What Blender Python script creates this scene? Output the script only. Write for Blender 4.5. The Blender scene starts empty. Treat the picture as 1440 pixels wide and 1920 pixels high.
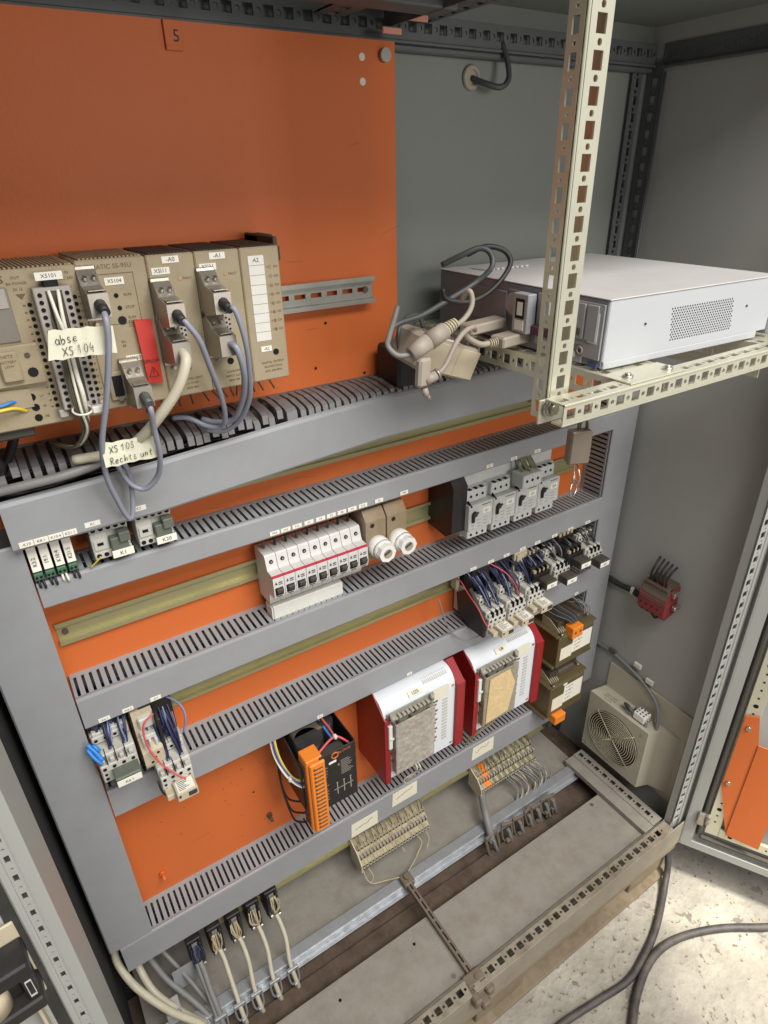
import bpy, bmesh, math, random
from mathutils import Vector, Matrix
random.seed(7)
S = bpy.context.scene
COL = S.collection
ZG = 1530.0            # height of the drawing datum above the floor, mm
def T(x, d, z): return Vector((x/1000.0, -d/1000.0, z/1000.0))
# ---------------------------------------------------------------- camera
cam_d = bpy.data.cameras.new('camera'); cam = bpy.data.objects.new('camera', cam_d); COL.objects.link(cam)
cam_d.sensor_fit = 'VERTICAL'; cam_d.sensor_height = 24.0; cam_d.lens = 1177.6/1920*24.0
cam_d.clip_start = 0.02; cam_d.clip_end = 60
right = Vector((0.83923699, -0.54339762, -0.02000746))
down = Vector((-0.27207704, -0.3877766, -0.88068348))
fwd = Vector((0.47080288, 0.74454573, -0.47328248))
M = Matrix((right, -down, -fwd)).transposed().to_4x4()
cam.matrix_world = Matrix.Translation(T(-533.3, 794.3, ZG)) @ M
S.camera = cam
# ---------------------------------------------------------------- light
w = bpy.data.worlds.new("World"); S.world = w; w.use_nodes = True
w.node_tree.nodes['Background'].inputs[0].default_value = (0.93, 0.96, 1.0, 1)
w.node_tree.nodes['Background'].inputs[1].default_value = 0.21
def lamp(name, kind, loc, target, energy, color, **kw):
    l = bpy.data.lights.new(name, kind); l.energy = energy; l.color = color
    for k, v in kw.items(): setattr(l, k, v)
    o = bpy.data.objects.new(name, l); COL.objects.link(o)
    p = T(loc[0], loc[1], loc[2]+ZG); t = T(target[0], target[1], target[2]+ZG)
    o.location = p; o.rotation_euler = (t-p).to_track_quat('-Z', 'Y').to_euler()
    return o
lamp('workshop_lamp', 'AREA', (80, 1850, 1800), (-60, 0, -1000), 114, (1.0, 0.98, 0.955), shape='RECTANGLE', size=2.2, size_y=1.3)
lamp('added_fill', 'AREA', (350, 2500, 100), (-200, 0, -850), 20, (1.0, 0.96, 0.92), shape='RECTANGLE', size=0.9, size_y=0.9)  # low front fill, added to brighten the upper part; no lamp known there
lamp('added_floor_spot', 'SPOT', (720, 1350, 500), (800, 640, -1530), 330, (1.0, 0.965, 0.87), spot_size=math.radians(27), spot_blend=0.5, shadow_soft_size=0.12)  # added spot that makes the bright floor patch; its lamp is made up
S.view_settings.view_transform = 'Standard'; S.view_settings.look = 'None'; S.view_settings.gamma = 1
S.view_settings.exposure = 0.0
S.render.engine = 'CYCLES'

# ---------------------------------------------------------------- materials
def lin(c): return tuple(((v/255.0+0.055)/1.055)**2.4 if v > 10 else v/255.0/12.92 for v in c)
MATS = {}
def mat(name, rgb, rough=0.5, metal=0.0, var=0.10, scale=6.0, dirt=0.0, dirt_rgb=(92, 82, 70), bump=0.0, bscale=60, spec=0.5, alpha=1.0, trans=0.0, speck=0.0):
    m = bpy.data.materials.new(name); m.use_nodes = True; nt = m.node_tree; N = nt.nodes; L = nt.links
    b = N['Principled BSDF']; b.inputs['Roughness'].default_value = rough; b.inputs['Metallic'].default_value = metal
    b.inputs['Specular IOR Level'].default_value = spec
    c = lin(rgb)
    g = N.new('ShaderNodeNewGeometry')
    n1 = N.new('ShaderNodeTexNoise'); n1.inputs['Scale'].default_value = scale; n1.inputs['Detail'].default_value = 6
    L.new(g.outputs['Position'], n1.inputs['Vector'])
    mx = N.new('ShaderNodeMix'); mx.data_type = 'RGBA'
    mx.inputs[6].default_value = tuple(max(0, v*(1-var)) for v in c)+(1,); mx.inputs[7].default_value = tuple(min(1, v*(1+var)) for v in c)+(1,)
    L.new(n1.outputs['Fac'], mx.inputs[0]); out = mx.outputs[2]
    if dirt > 0:
        n2 = N.new('ShaderNodeTexNoise'); n2.inputs['Scale'].default_value = scale*2.3; n2.inputs['Detail'].default_value = 9; n2.inputs['Roughness'].default_value = 0.7
        L.new(g.outputs['Position'], n2.inputs['Vector'])
        r = N.new('ShaderNodeMapRange'); r.inputs[1].default_value = 0.42; r.inputs[2].default_value = 0.72; r.inputs[3].default_value = dirt*0.15; r.inputs[4].default_value = dirt
        L.new(n2.outputs['Fac'], r.inputs[0])
        # dust settles on what faces up
        sep = N.new('ShaderNodeSeparateXYZ'); L.new(g.outputs['Normal'], sep.inputs[0])
        u = N.new('ShaderNodeMapRange'); u.inputs[1].default_value = 0.2; u.inputs[2].default_value = 1.0; u.inputs[3].default_value = 0.55; u.inputs[4].default_value = 1.3
        L.new(sep.outputs[2], u.inputs[0])
        mu = N.new('ShaderNodeMath'); mu.operation = 'MULTIPLY'; mu.use_clamp = True; L.new(r.outputs[0], mu.inputs[0]); L.new(u.outputs[0], mu.inputs[1])
        m2 = N.new('ShaderNodeMix'); m2.data_type = 'RGBA'; m2.inputs[7].default_value = lin(dirt_rgb)+(1,)
        L.new(mu.outputs[0], m2.inputs[0]); L.new(out, m2.inputs[6]); out = m2.outputs[2]
        rr = N.new('ShaderNodeMapRange'); rr.inputs[3].default_value = rough; rr.inputs[4].default_value = min(1, rough+0.35)
        L.new(mu.outputs[0], rr.inputs[0]); L.new(rr.outputs[0], b.inputs['Roughness'])
        if metal > 0:
            rm = N.new('ShaderNodeMapRange'); rm.inputs[3].default_value = metal; rm.inputs[4].default_value = 0.0
            L.new(mu.outputs[0], rm.inputs[0]); L.new(rm.outputs[0], b.inputs['Metallic'])
    if speck > 0:
        v = N.new('ShaderNodeTexNoise'); v.inputs['Scale'].default_value = 320; v.inputs['Detail'].default_value = 2
        L.new(g.outputs['Position'], v.inputs['Vector'])
        r = N.new('ShaderNodeMapRange'); r.inputs[1].default_value = 0.66; r.inputs[2].default_value = 0.72; r.inputs[4].default_value = speck
        L.new(v.outputs['Fac'], r.inputs[0])
        m3 = N.new('ShaderNodeMix'); m3.data_type = 'RGBA'; m3.inputs[7].default_value = (0.03, 0.025, 0.02, 1)
        L.new(r.outputs[0], m3.inputs[0]); L.new(out, m3.inputs[6]); out = m3.outputs[2]
    L.new(out, b.inputs['Base Color'])
    if bump > 0:
        n3 = N.new('ShaderNodeTexNoise'); n3.inputs['Scale'].default_value = bscale; n3.inputs['Detail'].default_value = 5
        L.new(g.outputs['Position'], n3.inputs['Vector'])
        bp = N.new('ShaderNodeBump'); bp.inputs['Strength'].default_value = bump; bp.inputs['Distance'].default_value = 0.002
        L.new(n3.outputs['Fac'], bp.inputs['Height']); L.new(bp.outputs[0], b.inputs['Normal'])
    if alpha < 1: b.inputs['Alpha'].default_value = alpha
    if trans > 0: b.inputs['Transmission Weight'].default_value = trans; b.inputs['IOR'].default_value = 1.2
    MATS[name] = m; return m
mat('orange', (210, 108, 52), 0.48, spec=0.32, var=0.06, scale=2.0, dirt=0.3, dirt_rgb=(176, 104, 66), bump=0.12, bscale=260)
mat('pebble', (170, 170, 165), 0.5, var=0.05, scale=3, dirt=0.2, dirt_rgb=(116, 108, 98), bump=0.12, bscale=240)
mat('pebble_dusty', (146, 141, 131), 0.65, var=0.06, scale=11, dirt=0.45, dirt_rgb=(116, 105, 92), bump=0.25, bscale=150, speck=0.2)
mat('fan_grey', (188, 182, 164), 0.5, var=0.04, scale=4, dirt=0.25, dirt_rgb=(130, 120, 102))
mat('dirt_floor', (104, 88, 74), 0.9, var=0.2, scale=12, dirt=0.7, dirt_rgb=(66, 53, 43), bump=0.5, bscale=120)
mat('back_grey', (132, 136, 130), 0.5, var=0.04, scale=2, dirt=0.15, bump=0.08, bscale=240)
mat('duct', (152, 154, 157), 0.42, var=0.06, scale=9, dirt=0.3, dirt_rgb=(112, 104, 96), bump=0.06, bscale=200)
mat('duct_slot', (154, 160, 162), 0.5, var=0.05, scale=6, dirt=0.2, dirt_rgb=(110, 104, 100))
mat('duct_dark', (104, 100, 96), 0.6, var=0.1, scale=12, dirt=0.5, dirt_rgb=(70, 62, 56))
mat('zinc_yellow', (178, 172, 130), 0.36, 0.6, var=0.12, scale=9, dirt=0.3, dirt_rgb=(136, 130, 96))
mat('zinc_perf', (224, 222, 200), 0.32, 0.62, var=0.1, scale=14, dirt=0.2, dirt_rgb=(150, 130, 100))
mat('zinc_dark', (104, 107, 106), 0.5, 0.3, var=0.12, scale=14, dirt=0.3, dirt_rgb=(70, 66, 62))
mat('galvanised', (186, 190, 194), 0.38, 0.7, var=0.25, scale=30, dirt=0.35, dirt_rgb=(110, 98, 84))
mat('steel', (190, 184, 174), 0.28, 0.9, var=0.1, scale=30)
mat('steel_hood', (178, 170, 158), 0.34, 0.75, var=0.12, scale=40, dirt=0.3, dirt_rgb=(96, 86, 72))
mat('plc', (166, 152, 124), 0.55, var=0.08, scale=16, dirt=0.5, dirt_rgb=(122, 106, 80), bump=0.15, bscale=300)
mat('plc_dark', (62, 58, 52), 0.6, var=0.1, scale=16, dirt=0.4, dirt_rgb=(92, 82, 68))
mat('plc_strip', (172, 164, 156), 0.55, var=0.05, scale=20, dirt=0.3, dirt_rgb=(120, 108, 92))
mat('black', (26, 25, 27), 0.42, var=0.15, scale=20, dirt=0.28, dirt_rgb=(80, 72, 64))
mat('hole', (10, 9, 9), 0.9, var=0.1)
mat('slot_black', (20, 18, 22), 0.8, var=0.1)
mat('white', (224, 222, 214), 0.45, var=0.03, scale=20, dirt=0.18, dirt_rgb=(160, 150, 132))
mat('paper', (228, 222, 200), 0.8, var=0.04, scale=40, dirt=0.12, dirt_rgb=(180, 160, 120))
mat('tape', (222, 220, 196), 0.55, var=0.05, scale=40, bump=0.5, bscale=60)
mat('label', (236, 232, 218), 0.6, var=0.02)
mat('mcb', (214, 212, 208), 0.4, var=0.03, scale=20, dirt=0.22, dirt_rgb=(150, 138, 122))
mat('relay_grey', (196, 194, 184), 0.5, var=0.05, scale=20, dirt=0.35, dirt_rgb=(128, 118, 102), speck=0.15)
mat('starter', (200, 202, 198), 0.5, var=0.05, scale=25, dirt=0.3, dirt_rgb=(120, 112, 100), speck=0.25)
mat('beige', (196, 184, 158), 0.5, var=0.05, scale=25, dirt=0.3, dirt_rgb=(130, 114, 88))
mat('terminal', (182, 170, 138), 0.55, var=0.08, scale=30, dirt=0.6, dirt_rgb=(98, 84, 62))
mat('terminal_green', (124, 122, 92), 0.55, var=0.1, scale=30, dirt=0.5, dirt_rgb=(88, 78, 58))
mat('green', (70, 110, 84), 0.5, var=0.1)
mat('grey_green', (96, 104, 92), 0.5, var=0.08, scale=20, dirt=0.2)
mat('red', (150, 22, 30), 0.36, var=0.06, scale=6, dirt=0.12, dirt_rgb=(90, 30, 30))
mat('red_relay', (138, 44, 50), 0.5, var=0.06, scale=20, dirt=0.4, dirt_rgb=(110, 84, 76))
mat('red_flag', (200, 50, 36), 0.45, var=0.05)
mat('crimson', (196, 38, 70), 0.5, var=0.03)
mat('orange_plastic', (236, 134, 40), 0.42, var=0.05, scale=20, dirt=0.15, dirt_rgb=(160, 90, 40))
mat('brass_paint', (118, 106, 74), 0.34, 0.5, var=0.14, scale=8, dirt=0.4, dirt_rgb=(92, 74, 46))
mat('core', (90, 80, 66), 0.6, 0.2, var=0.15, scale=30, dirt=0.4)
mat('neozed', (168, 148, 118), 0.3, var=0.1, scale=30, dirt=0.5, dirt_rgb=(134, 116, 90), alpha=0.72)
mat('ceramic', (238, 236, 230), 0.22, var=0.02)
mat('clear', (176, 166, 146), 0.25, var=0.35, scale=45, dirt=0.5, dirt_rgb=(96, 82, 62), alpha=0.75)
mat('clear_dusty', (208, 200, 188), 0.3, var=0.3, scale=55, dirt=1.0, dirt_rgb=(70, 58, 48), alpha=0.72, bump=1.0, bscale=90)
mat('pcb', (150, 152, 134), 0.5, var=0.3, scale=60, dirt=0.4)
mat('pc_white', (180, 182, 185), 0.38, var=0.02, scale=4, dirt=0.08)
mat('pc_top', (200, 197, 193), 0.42, var=0.03, scale=4, dirt=0.12)
mat('pc_back', (172, 173, 176), 0.45, 0.3, var=0.08, scale=20, dirt=0.3, dirt_rgb=(70, 64, 62))
mat('pc_dark', (128, 130, 134), 0.5, var=0.12, scale=20, dirt=0.2)
mat('purple', (84, 34, 58), 0.5)
mat('plug', (166, 156, 142), 0.5, var=0.05, scale=25, dirt=0.3, dirt_rgb=(130, 114, 94))
mat('cable_lilac', (142, 145, 158), 0.38, var=0.06, scale=12, dirt=0.25, dirt_rgb=(120, 116, 112))
mat('cable_grey', (128, 128, 126), 0.45, var=0.08, scale=12, dirt=0.4, dirt_rgb=(100, 92, 82))
mat('cable_beige', (196, 190, 168), 0.42, var=0.06, scale=20, dirt=0.35, dirt_rgb=(140, 124, 98))
mat('cable_black', (30, 29, 30), 0.5, var=0.1, scale=20, dirt=0.35, dirt_rgb=(86, 78, 70))
mat('cable_slate', (72, 76, 76), 0.45, var=0.08, scale=20, dirt=0.2)
mat('metal_dusty', (128, 116, 100), 0.55, 0.3, var=0.15, scale=20, dirt=0.6, dirt_rgb=(92, 80, 66))
mat('hose', (56, 54, 56), 0.5, var=0.1, scale=10, dirt=0.5, dirt_rgb=(122, 112, 100), bump=0.3, bscale=300)
mat('wire_blue', (38, 43, 78), 0.4, var=0.25, scale=60, dirt=0.2, dirt_rgb=(90, 88, 104))
mat('wire_light', (120, 128, 160), 0.4, var=0.15, scale=40)
mat('wire_red', (204, 84, 84), 0.4, var=0.05)
mat('wire_pale', (190, 176, 142), 0.5, var=0.1, scale=40, dirt=0.5, dirt_rgb=(120, 100, 72))
mat('wire_yellow', (224, 196, 70), 0.4, var=0.05)
mat('wire_white', (226, 222, 206), 0.4, var=0.05)
mat('wire_olive', (96, 100, 76), 0.5, var=0.15, scale=40)
mat('blue', (52, 132, 208), 0.45, var=0.05)
mat('blue_logo', (70, 78, 130), 0.5)
mat('copper', (226, 160, 140), 0.4, 0.2, var=0.05)
mat('brass', (150, 116, 82), 0.32, 0.8, var=0.1, scale=40)
mat('lock', (150, 138, 124), 0.4, 0.6, var=0.12, scale=40, dirt=0.3)
mat('ink', (58, 56, 58), 0.7)
mat('ink_red', (170, 50, 60), 0.7)
mat('ink_copper', (196, 110, 60), 0.5)
mat('ink_brown', (110, 92, 64), 0.7)
mat('wood', (140, 126, 104), 0.75, var=0.25, scale=14, dirt=0.5, dirt_rgb=(96, 78, 56), bump=0.5, bscale=90)
mat('tie', (220, 214, 204), 0.4)
mat('hood_white', (222, 226, 230), 0.34, var=0.02, scale=8, dirt=0.1, dirt_rgb=(170, 166, 158))
mat('dirty_white', (204, 202, 194), 0.5, var=0.06, scale=30, dirt=0.4, dirt_rgb=(140, 130, 116), speck=0.25)
mat('window', (134, 128, 118), 0.2, var=0.2, scale=20, dirt=0.3)
mat('frame_grey', (162, 163, 157), 0.45, var=0.03)
mat('finger', (128, 126, 126), 0.5, var=0.08, scale=20, dirt=0.4, dirt_rgb=(84, 78, 74))
mat('sill_dusty', (150, 142, 126), 0.7, var=0.1, scale=9, dirt=0.7, dirt_rgb=(104, 90, 72), bump=0.3, bscale=120, speck=0.3)
mat('rail_dull', (158, 158, 150), 0.4, 0.6, var=0.15, scale=14, dirt=0.4, dirt_rgb=(96, 88, 78))
mat('rubber', (70, 66, 60), 0.7, var=0.1, dirt=0.3)
mat('foam', (222, 196, 148), 0.8, var=0.2, scale=60, dirt=0.5, dirt_rgb=(160, 120, 70), bump=0.6, bscale=150)
def floor_mat():
    m = bpy.data.materials.new('concrete'); m.use_nodes = True; N = m.node_tree.nodes; L = m.node_tree.links; b = N['Principled BSDF']
    g = N.new('ShaderNodeNewGeometry')
    a = N.new('ShaderNodeTexNoise'); a.inputs['Scale'].default_value = 7; a.inputs['Detail'].default_value = 10; a.inputs['Roughness'].default_value = .65
    c = N.new('ShaderNodeValToRGB'); e = c.color_ramp.elements
    e[0].position = .3; e[0].color = lin((140, 133, 122))+(1,); e[1].position = .62; e[1].color = lin((176, 170, 156))+(1,)
    k = e.new(.47); k.color = lin((156, 150, 138))+(1,)
    v = N.new('ShaderNodeTexNoise'); v.inputs['Scale'].default_value = 70; v.inputs['Detail'].default_value = 4
    r = N.new('ShaderNodeMapRange'); r.inputs[1].default_value = .62; r.inputs[2].default_value = .66
    mx = N.new('ShaderNodeMix'); mx.data_type = 'RGBA'; mx.inputs[7].default_value = lin((120, 108, 90))+(1,)
    p = N.new('ShaderNodeTexNoise'); p.inputs['Scale'].default_value = 13; p.inputs['Detail'].default_value = 8; p.inputs['Roughness'].default_value = .6
    r2 = N.new('ShaderNodeMapRange'); r2.inputs[1].default_value = .62; r2.inputs[2].default_value = .64
    m2 = N.new('ShaderNodeMix'); m2.data_type = 'RGBA'; m2.inputs[7].default_value = lin((126, 120, 110))+(1,)
    for n in (a, v, p): L.new(g.outputs['Position'], n.inputs['Vector'])
    L.new(a.outputs['Fac'], c.inputs[0]); L.new(v.outputs['Fac'], r.inputs[0]); L.new(p.outputs['Fac'], r2.inputs[0])
    L.new(r2.outputs[0], m2.inputs[0]); L.new(c.outputs[0], m2.inputs[6])
    L.new(r.outputs[0], mx.inputs[0]); L.new(m2.outputs[2], mx.inputs[6]); L.new(mx.outputs[2], b.inputs['Base Color'])
    bp = N.new('ShaderNodeBump'); bp.inputs['Strength'].default_value = .7; bp.inputs['Distance'].default_value = .006
    ad = N.new('ShaderNodeMath'); ad.operation = 'ADD'; L.new(a.outputs['Fac'], ad.inputs[0]); L.new(v.outputs['Fac'], ad.inputs[1])
    L.new(ad.outputs[0], bp.inputs['Height']); L.new(bp.outputs[0], b.inputs['Normal']); b.inputs['Roughness'].default_value = .75
    MATS['concrete'] = m
floor_mat()

# ---------------------------------------------------------------- mesh builder (all numbers in mm: x right, d out of the cabinet, z up)
def V(*a): return Vector(a)
SPLIT = {'screw', 'panel_hole', 'plate_screw', 'plate_hole', 'lug', 'panel_bolt', 'bracket_screw', 'rail_screw', 'capacitor', 'bolt', 'ring', 'latch', 'audio_jack', 'knob', 'indicator', 'divider', 'strip_foot', 'timer_module', 'fuse_part', 'slot_cover', 'lid_louvre', 'clip', 'fan_blade', 'lock_plate', 'connector_row', 'sticker', 'plug_strip', 'vent_part', 'panel_stud', 'thumb_screw', 'rear_recess', 'terminal', 'label_strip', 'saddle', 'clamp_plate'}
FINE = {'terminal_hole', 'print', 'contact', 'socket_hole', 'marker', 'vent_rib', 'side_vent', 'components', 'wires', 'terminal_screw', 'winding_edge', 'vent_slot', 'barcode', 'strip_hole', 'paint_chip', 'wire_slot', 'screw_hole', 'led_row', 'recess', 'strain_relief', 'handwriting'}
class MB:
    def __init__(s): s.v = []; s.f = []; s.sm = []; s.g = []
    def add(s, vs, fs, smooth=False):
        n = len(s.v); s.g.append((n, len(s.f))); s.v += [tuple(q) for q in vs]; s.f += [tuple(i+n for i in f) for f in fs]; s.sm += [smooth]*len(fs); return s
    def obox(s, o, a, b, c, ch=0.0):
        o, a, b, c = V(*o), V(*a), V(*b), V(*c)
        if ch <= 0:
            vs = [o, o+a, o+a+b, o+b, o+c, o+a+c, o+a+b+c, o+b+c]
            return s.add(vs, [(0, 3, 2, 1), (4, 5, 6, 7), (0, 1, 5, 4), (1, 2, 6, 5), (2, 3, 7, 6), (3, 0, 4, 7)])
        ax = [a, b, c]; un = [q.normalized() for q in ax]; vs = []; idx = {}
        for i in (0, 1):
            for j in (0, 1):
                for k in (0, 1):
                    for m in range(3):
                        p = o+a*i+b*j+c*k; sg = (1-2*i, 1-2*j, 1-2*k)
                        for q in range(3):
                            if q != m: p = p+un[q]*ch*sg[q]
                        idx[(i, j, k, m)] = len(vs); vs.append(p)
        fs = []
        for m in range(3):
            for sd in (0, 1):
                o2 = [q for q in range(3) if q != m]; ring = []
                for (p, q) in ((0, 0), (1, 0), (1, 1), (0, 1)):
                    key = [0, 0, 0]; key[m] = sd; key[o2[0]] = p; key[o2[1]] = q; ring.append(idx[tuple(key)+(m,)])
                fs.append(tuple(ring))
        for e in range(3):
            o2 = [q for q in range(3) if q != e]
            for p in (0, 1):
                for q in (0, 1):
                    k0 = [0, 0, 0]; k0[o2[0]] = p; k0[o2[1]] = q; k1 = list(k0); k1[e] = 1
                    fs.append((idx[tuple(k0)+(o2[0],)], idx[tuple(k1)+(o2[0],)], idx[tuple(k1)+(o2[1],)], idx[tuple(k0)+(o2[1],)]))
        for i in (0, 1):
            for j in (0, 1):
                for k in (0, 1): fs.append(tuple(idx[(i, j, k, m)] for m in range(3)))
        return s.add(vs, fs)
    def box(s, x0, x1, d0, d1, z0, z1, ch=0.0):
        return s.obox((x0, d0, z0), (x1-x0, 0, 0), (0, d1-d0, 0), (0, 0, z1-z0), ch)
    def prism(s, pts, o, e):           # pts: polygon corners in 3D, extruded by e
        pts = [V(*p)+V(*o) for p in pts]; e = V(*e); n = len(pts)
        return s.add(pts+[p+e for p in pts], [tuple(range(n)), tuple(range(2*n-1, n-1, -1))]+[(i, (i+1) % n, n+(i+1) % n, n+i) for i in range(n)])
    def xprism(s, dz, x0, x1): return s.prism([(0, d, z) for d, z in dz], (x0, 0, 0), (x1-x0, 0, 0))
    def tube(s, pts, r, n=8, smooth=True, sub=5, r2=None):
        P = [V(*p) for p in pts]
        if sub > 1 and len(P) > 2:
            Q = []; E = [P[0]*2-P[1]]+P+[P[-1]*2-P[-2]]
            for i in range(1, len(E)-2):
                for k in range(sub):
                    t = k/sub; a, b, c, d = E[i-1:i+3]
                    Q.append(0.5*((2*b)+(c-a)*t+(2*a-5*b+4*c-d)*t*t+(3*b-a-3*c+d)*t**3))
            Q.append(P[-1]); P = Q
        vs = []; fs = []; up = None; m = len(P)
        for i, p in enumerate(P):
            t = (P[min(i+1, m-1)]-P[max(i-1, 0)])
            if t.length < 1e-9: t = V(0, 0, 1)
            t.normalize()
            if up is None: up = t.orthogonal().normalized()
            up = up-t*up.dot(t)
            if up.length < 1e-6: up = t.orthogonal()
            up.normalize(); bi = t.cross(up)
            rr = r if r2 is None else r+(r2-r)*i/(m-1)
            for k in range(n):
                a = 2*math.pi*k/n; vs.append(p+(up*math.cos(a)+bi*math.sin(a))*rr)
        for i in range(m-1):
            for k in range(n): fs.append((i*n+k, i*n+(k+1) % n, (i+1)*n+(k+1) % n, (i+1)*n+k))
        s.add(vs, fs, smooth); b0 = len(s.v)-len(vs)
        s.f.append(tuple(b0+k for k in range(n))[::-1]); s.sm.append(False)
        s.f.append(tuple(b0+(m-1)*n+k for k in range(n))); s.sm.append(False)
        return s
    def cyl(s, p0, p1, r, n=12, r2=None, smooth=True): return s.tube([p0, p1], r, n, smooth, 1, r2)
    def ring(s, c, nrm, r, tr, n=24, k=6):
        c = V(*c); t = V(*nrm).normalized(); u = t.orthogonal().normalized(); w2 = t.cross(u); vs = []; fs = []
        for i in range(n):
            a = 2*math.pi*i/n; e = u*math.cos(a)+w2*math.sin(a)
            for j in range(k):
                b = 2*math.pi*j/k; vs.append(c+e*(r+tr*math.cos(b))+t*tr*math.sin(b))
        for i in range(n):
            for j in range(k): fs.append((i*k+j, ((i+1) % n)*k+j, ((i+1) % n)*k+(j+1) % k, i*k+(j+1) % k))
        return s.add(vs, fs, True)
    def build(s, name, m, parent=None, rev=False):
        if name in SPLIT and 1 < len(s.g) <= 24:
            out = []; G = s.g+[(len(s.v), len(s.f))]
            for (a, fa), (b, fb) in zip(G, G[1:]):
                q = MB(); q.v = s.v[a:b]; q.f = [tuple(i-a for i in f) for f in s.f[fa:fb]]; q.sm = s.sm[fa:fb]; q.g = [(0, 0)]; out.append(q.build(name, m, parent))
            return out[0]
        me = bpy.data.meshes.new(name)
        me.from_pydata([(x/1000, -d/1000, z/1000) for x, d, z in s.v], [], s.f)
        me.polygons.foreach_set('use_smooth', s.sm)
        bm = bmesh.new(); bm.from_mesh(me); bmesh.ops.recalc_face_normals(bm, faces=bm.faces); bm.to_mesh(me); bm.free()
        me.materials.append(MATS[m]); o = bpy.data.objects.new(name, me); COL.objects.link(o)
        if parent is not None: o.parent = parent
        if name in FINE and parent is not None: o['kind'] = 'stuff'
        return o
def perf(mb, o, u, v, L, W, t=1.6, pitch=25.0, sq=(12.5, 11.0), r=2.8, start=4.0, rows=1, hole=True):
    o, u, v = V(*o), V(*u).normalized(), V(*v).normalized(); n = u.cross(v)*t; w = W/rows
    def cell(p, a, b, ring):                 # rectangle a x b at p with hole loop 'ring' (8 points, around the centre)
        c = p+u*a/2+v*b/2
        rect = [(-a/2, -b/2), (0, -b/2), (a/2, -b/2), (a/2, 0), (a/2, b/2), (0, b/2), (-a/2, b/2), (-a/2, 0)]
        A = [c+u*x+v*y for x, y in rect]; B = [c+u*x+v*y for x, y in ring]
        vs = A+B+[q+n for q in A]+[q+n for q in B]; fs = []
        for i in range(8):
            j = (i+1) % 8
            fs += [(i, j, 8+j, 8+i), (16+i, 24+i, 24+j, 16+j), (8+i, 8+j, 24+j, 24+i)]
        mb.add(vs, fs)
    c8 = [(-1, -1), (0, -1.3), (1, -1), (1.3, 0), (1, 1), (0, 1.3), (-1, 1), (-1.3, 0)]
    sqr = [(-sq[0]/2, -sq[1]/2), (0, -sq[1]/2), (sq[0]/2, -sq[1]/2), (sq[0]/2, 0), (sq[0]/2, sq[1]/2), (0, sq[1]/2), (-sq[0]/2, sq[1]/2), (-sq[0]/2, 0)]
    rnd = [(x*r*.76, y*r*.76) for x, y in c8]; a1 = sq[0]+3.0; a2 = pitch-a1
    for k in range(rows):
        x = 0.0; p = o+v*w*k
        if start > 0: mb.obox(p, u*start, v*w, n); x = start
        while x+pitch <= L+.01:
            if (k % 2 == 0): cell(p+u*x, a1, w, sqr); cell(p+u*(x+a1), a2, w, rnd)
            else: cell(p+u*x, a1, w, rnd); cell(p+u*(x+a1), a2, w, [(q[0]*.6, q[1]) for q in sqr] if False else rnd)
            x += pitch
        if x < L-.2: mb.obox(p+u*x, u*(L-x), v*w, n)
def ladder(mb, o, u, v, L, W, t=1.6, pitch=10.0, slot=3.9, m0=8.0, m1=4.0, i0=4.0):
    o, u, v = V(*o), V(*u).normalized(), V(*v).normalized(); n = u.cross(v)*t
    mb.obox(o, u*L, v*m0, n); mb.obox(o+v*(W-m1), u*L, v*m1, n)
    x = 0.0; nx = i0
    while x < L-.1:
        e = min(nx, L); mb.obox(o+u*x+v*m0, u*(e-x), v*(W-m0-m1), n); x = e+slot; nx = e+pitch
def thing(name, label, cat, loc=(0, 0, 0), group=None, rot=None):
    o = bpy.data.objects.new(name, None); COL.objects.link(o); o.empty_display_size = 0.02
    o.location = T(loc[0], loc[1], loc[2]+ZG); o['label'] = label; o['category'] = cat
    if group: o['group'] = group
    if rot: o.rotation_euler = rot
    return o
def dup(root, loc, label=None, rot=None):
    r = root.copy(); COL.objects.link(r); r.location = T(loc[0], loc[1], loc[2]+ZG)
    if label: r['label'] = label
    if rot: r.rotation_euler = rot
    for ch in list(root.children):
        c = ch.copy(); COL.objects.link(c); c.parent = r
        for g in ch.children:
            q = g.copy(); COL.objects.link(q); q.parent = c
    return r
TXT = {}
def text(s, size, at, m, parent, rz=0.0, face='front', sx=1.0, align='CENTER', name='lettering', shear=0.0):
    key = (s, size, m, sx, align, shear)
    if key not in TXT:
        cu = bpy.data.curves.new('t', 'FONT'); cu.body = s; cu.size = size/1000; cu.align_x = align; cu.align_y = 'CENTER'; cu.resolution_u = 2; cu.shear = shear; cu.extrude = 0.00003
        to = bpy.data.objects.new('t', cu); COL.objects.link(to); bpy.context.view_layer.update()
        me = bpy.data.meshes.new_from_object(to); me.name = name; bpy.data.objects.remove(to); bpy.data.curves.remove(cu)
        for vv in me.vertices: vv.co.x *= sx
        me.materials.clear(); me.materials.append(MATS[m]); TXT[key] = me
    o = bpy.data.objects.new(name, TXT[key]); COL.objects.link(o); o.parent = parent; o.location = T(*at)
    base = {'front': Matrix.Rotation(math.pi/2, 3, 'X'), 'left': Matrix.Rotation(-math.pi/2, 3, 'Z') @ Matrix.Rotation(math.pi/2, 3, 'X'), 'top': Matrix.Identity(3)}[face]
    o.rotation_euler = (base @ Matrix.Rotation(rz, 3, 'Z')).to_euler(); return o
def cable(label, pts, r, m, cat='cable', name='cable', group=None, n=8, sub=6):
    b = pts[0]; o = MB().tube([(p[0]-b[0], p[1]-b[1], p[2]-b[2]) for p in pts], r, n, True, sub).build(name, m)
    o.location = T(b[0], b[1], b[2]+ZG); o['label'] = label; o['category'] = cat
    if group: o['group'] = group
    return o
def R(a): return math.radians(a)
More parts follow.
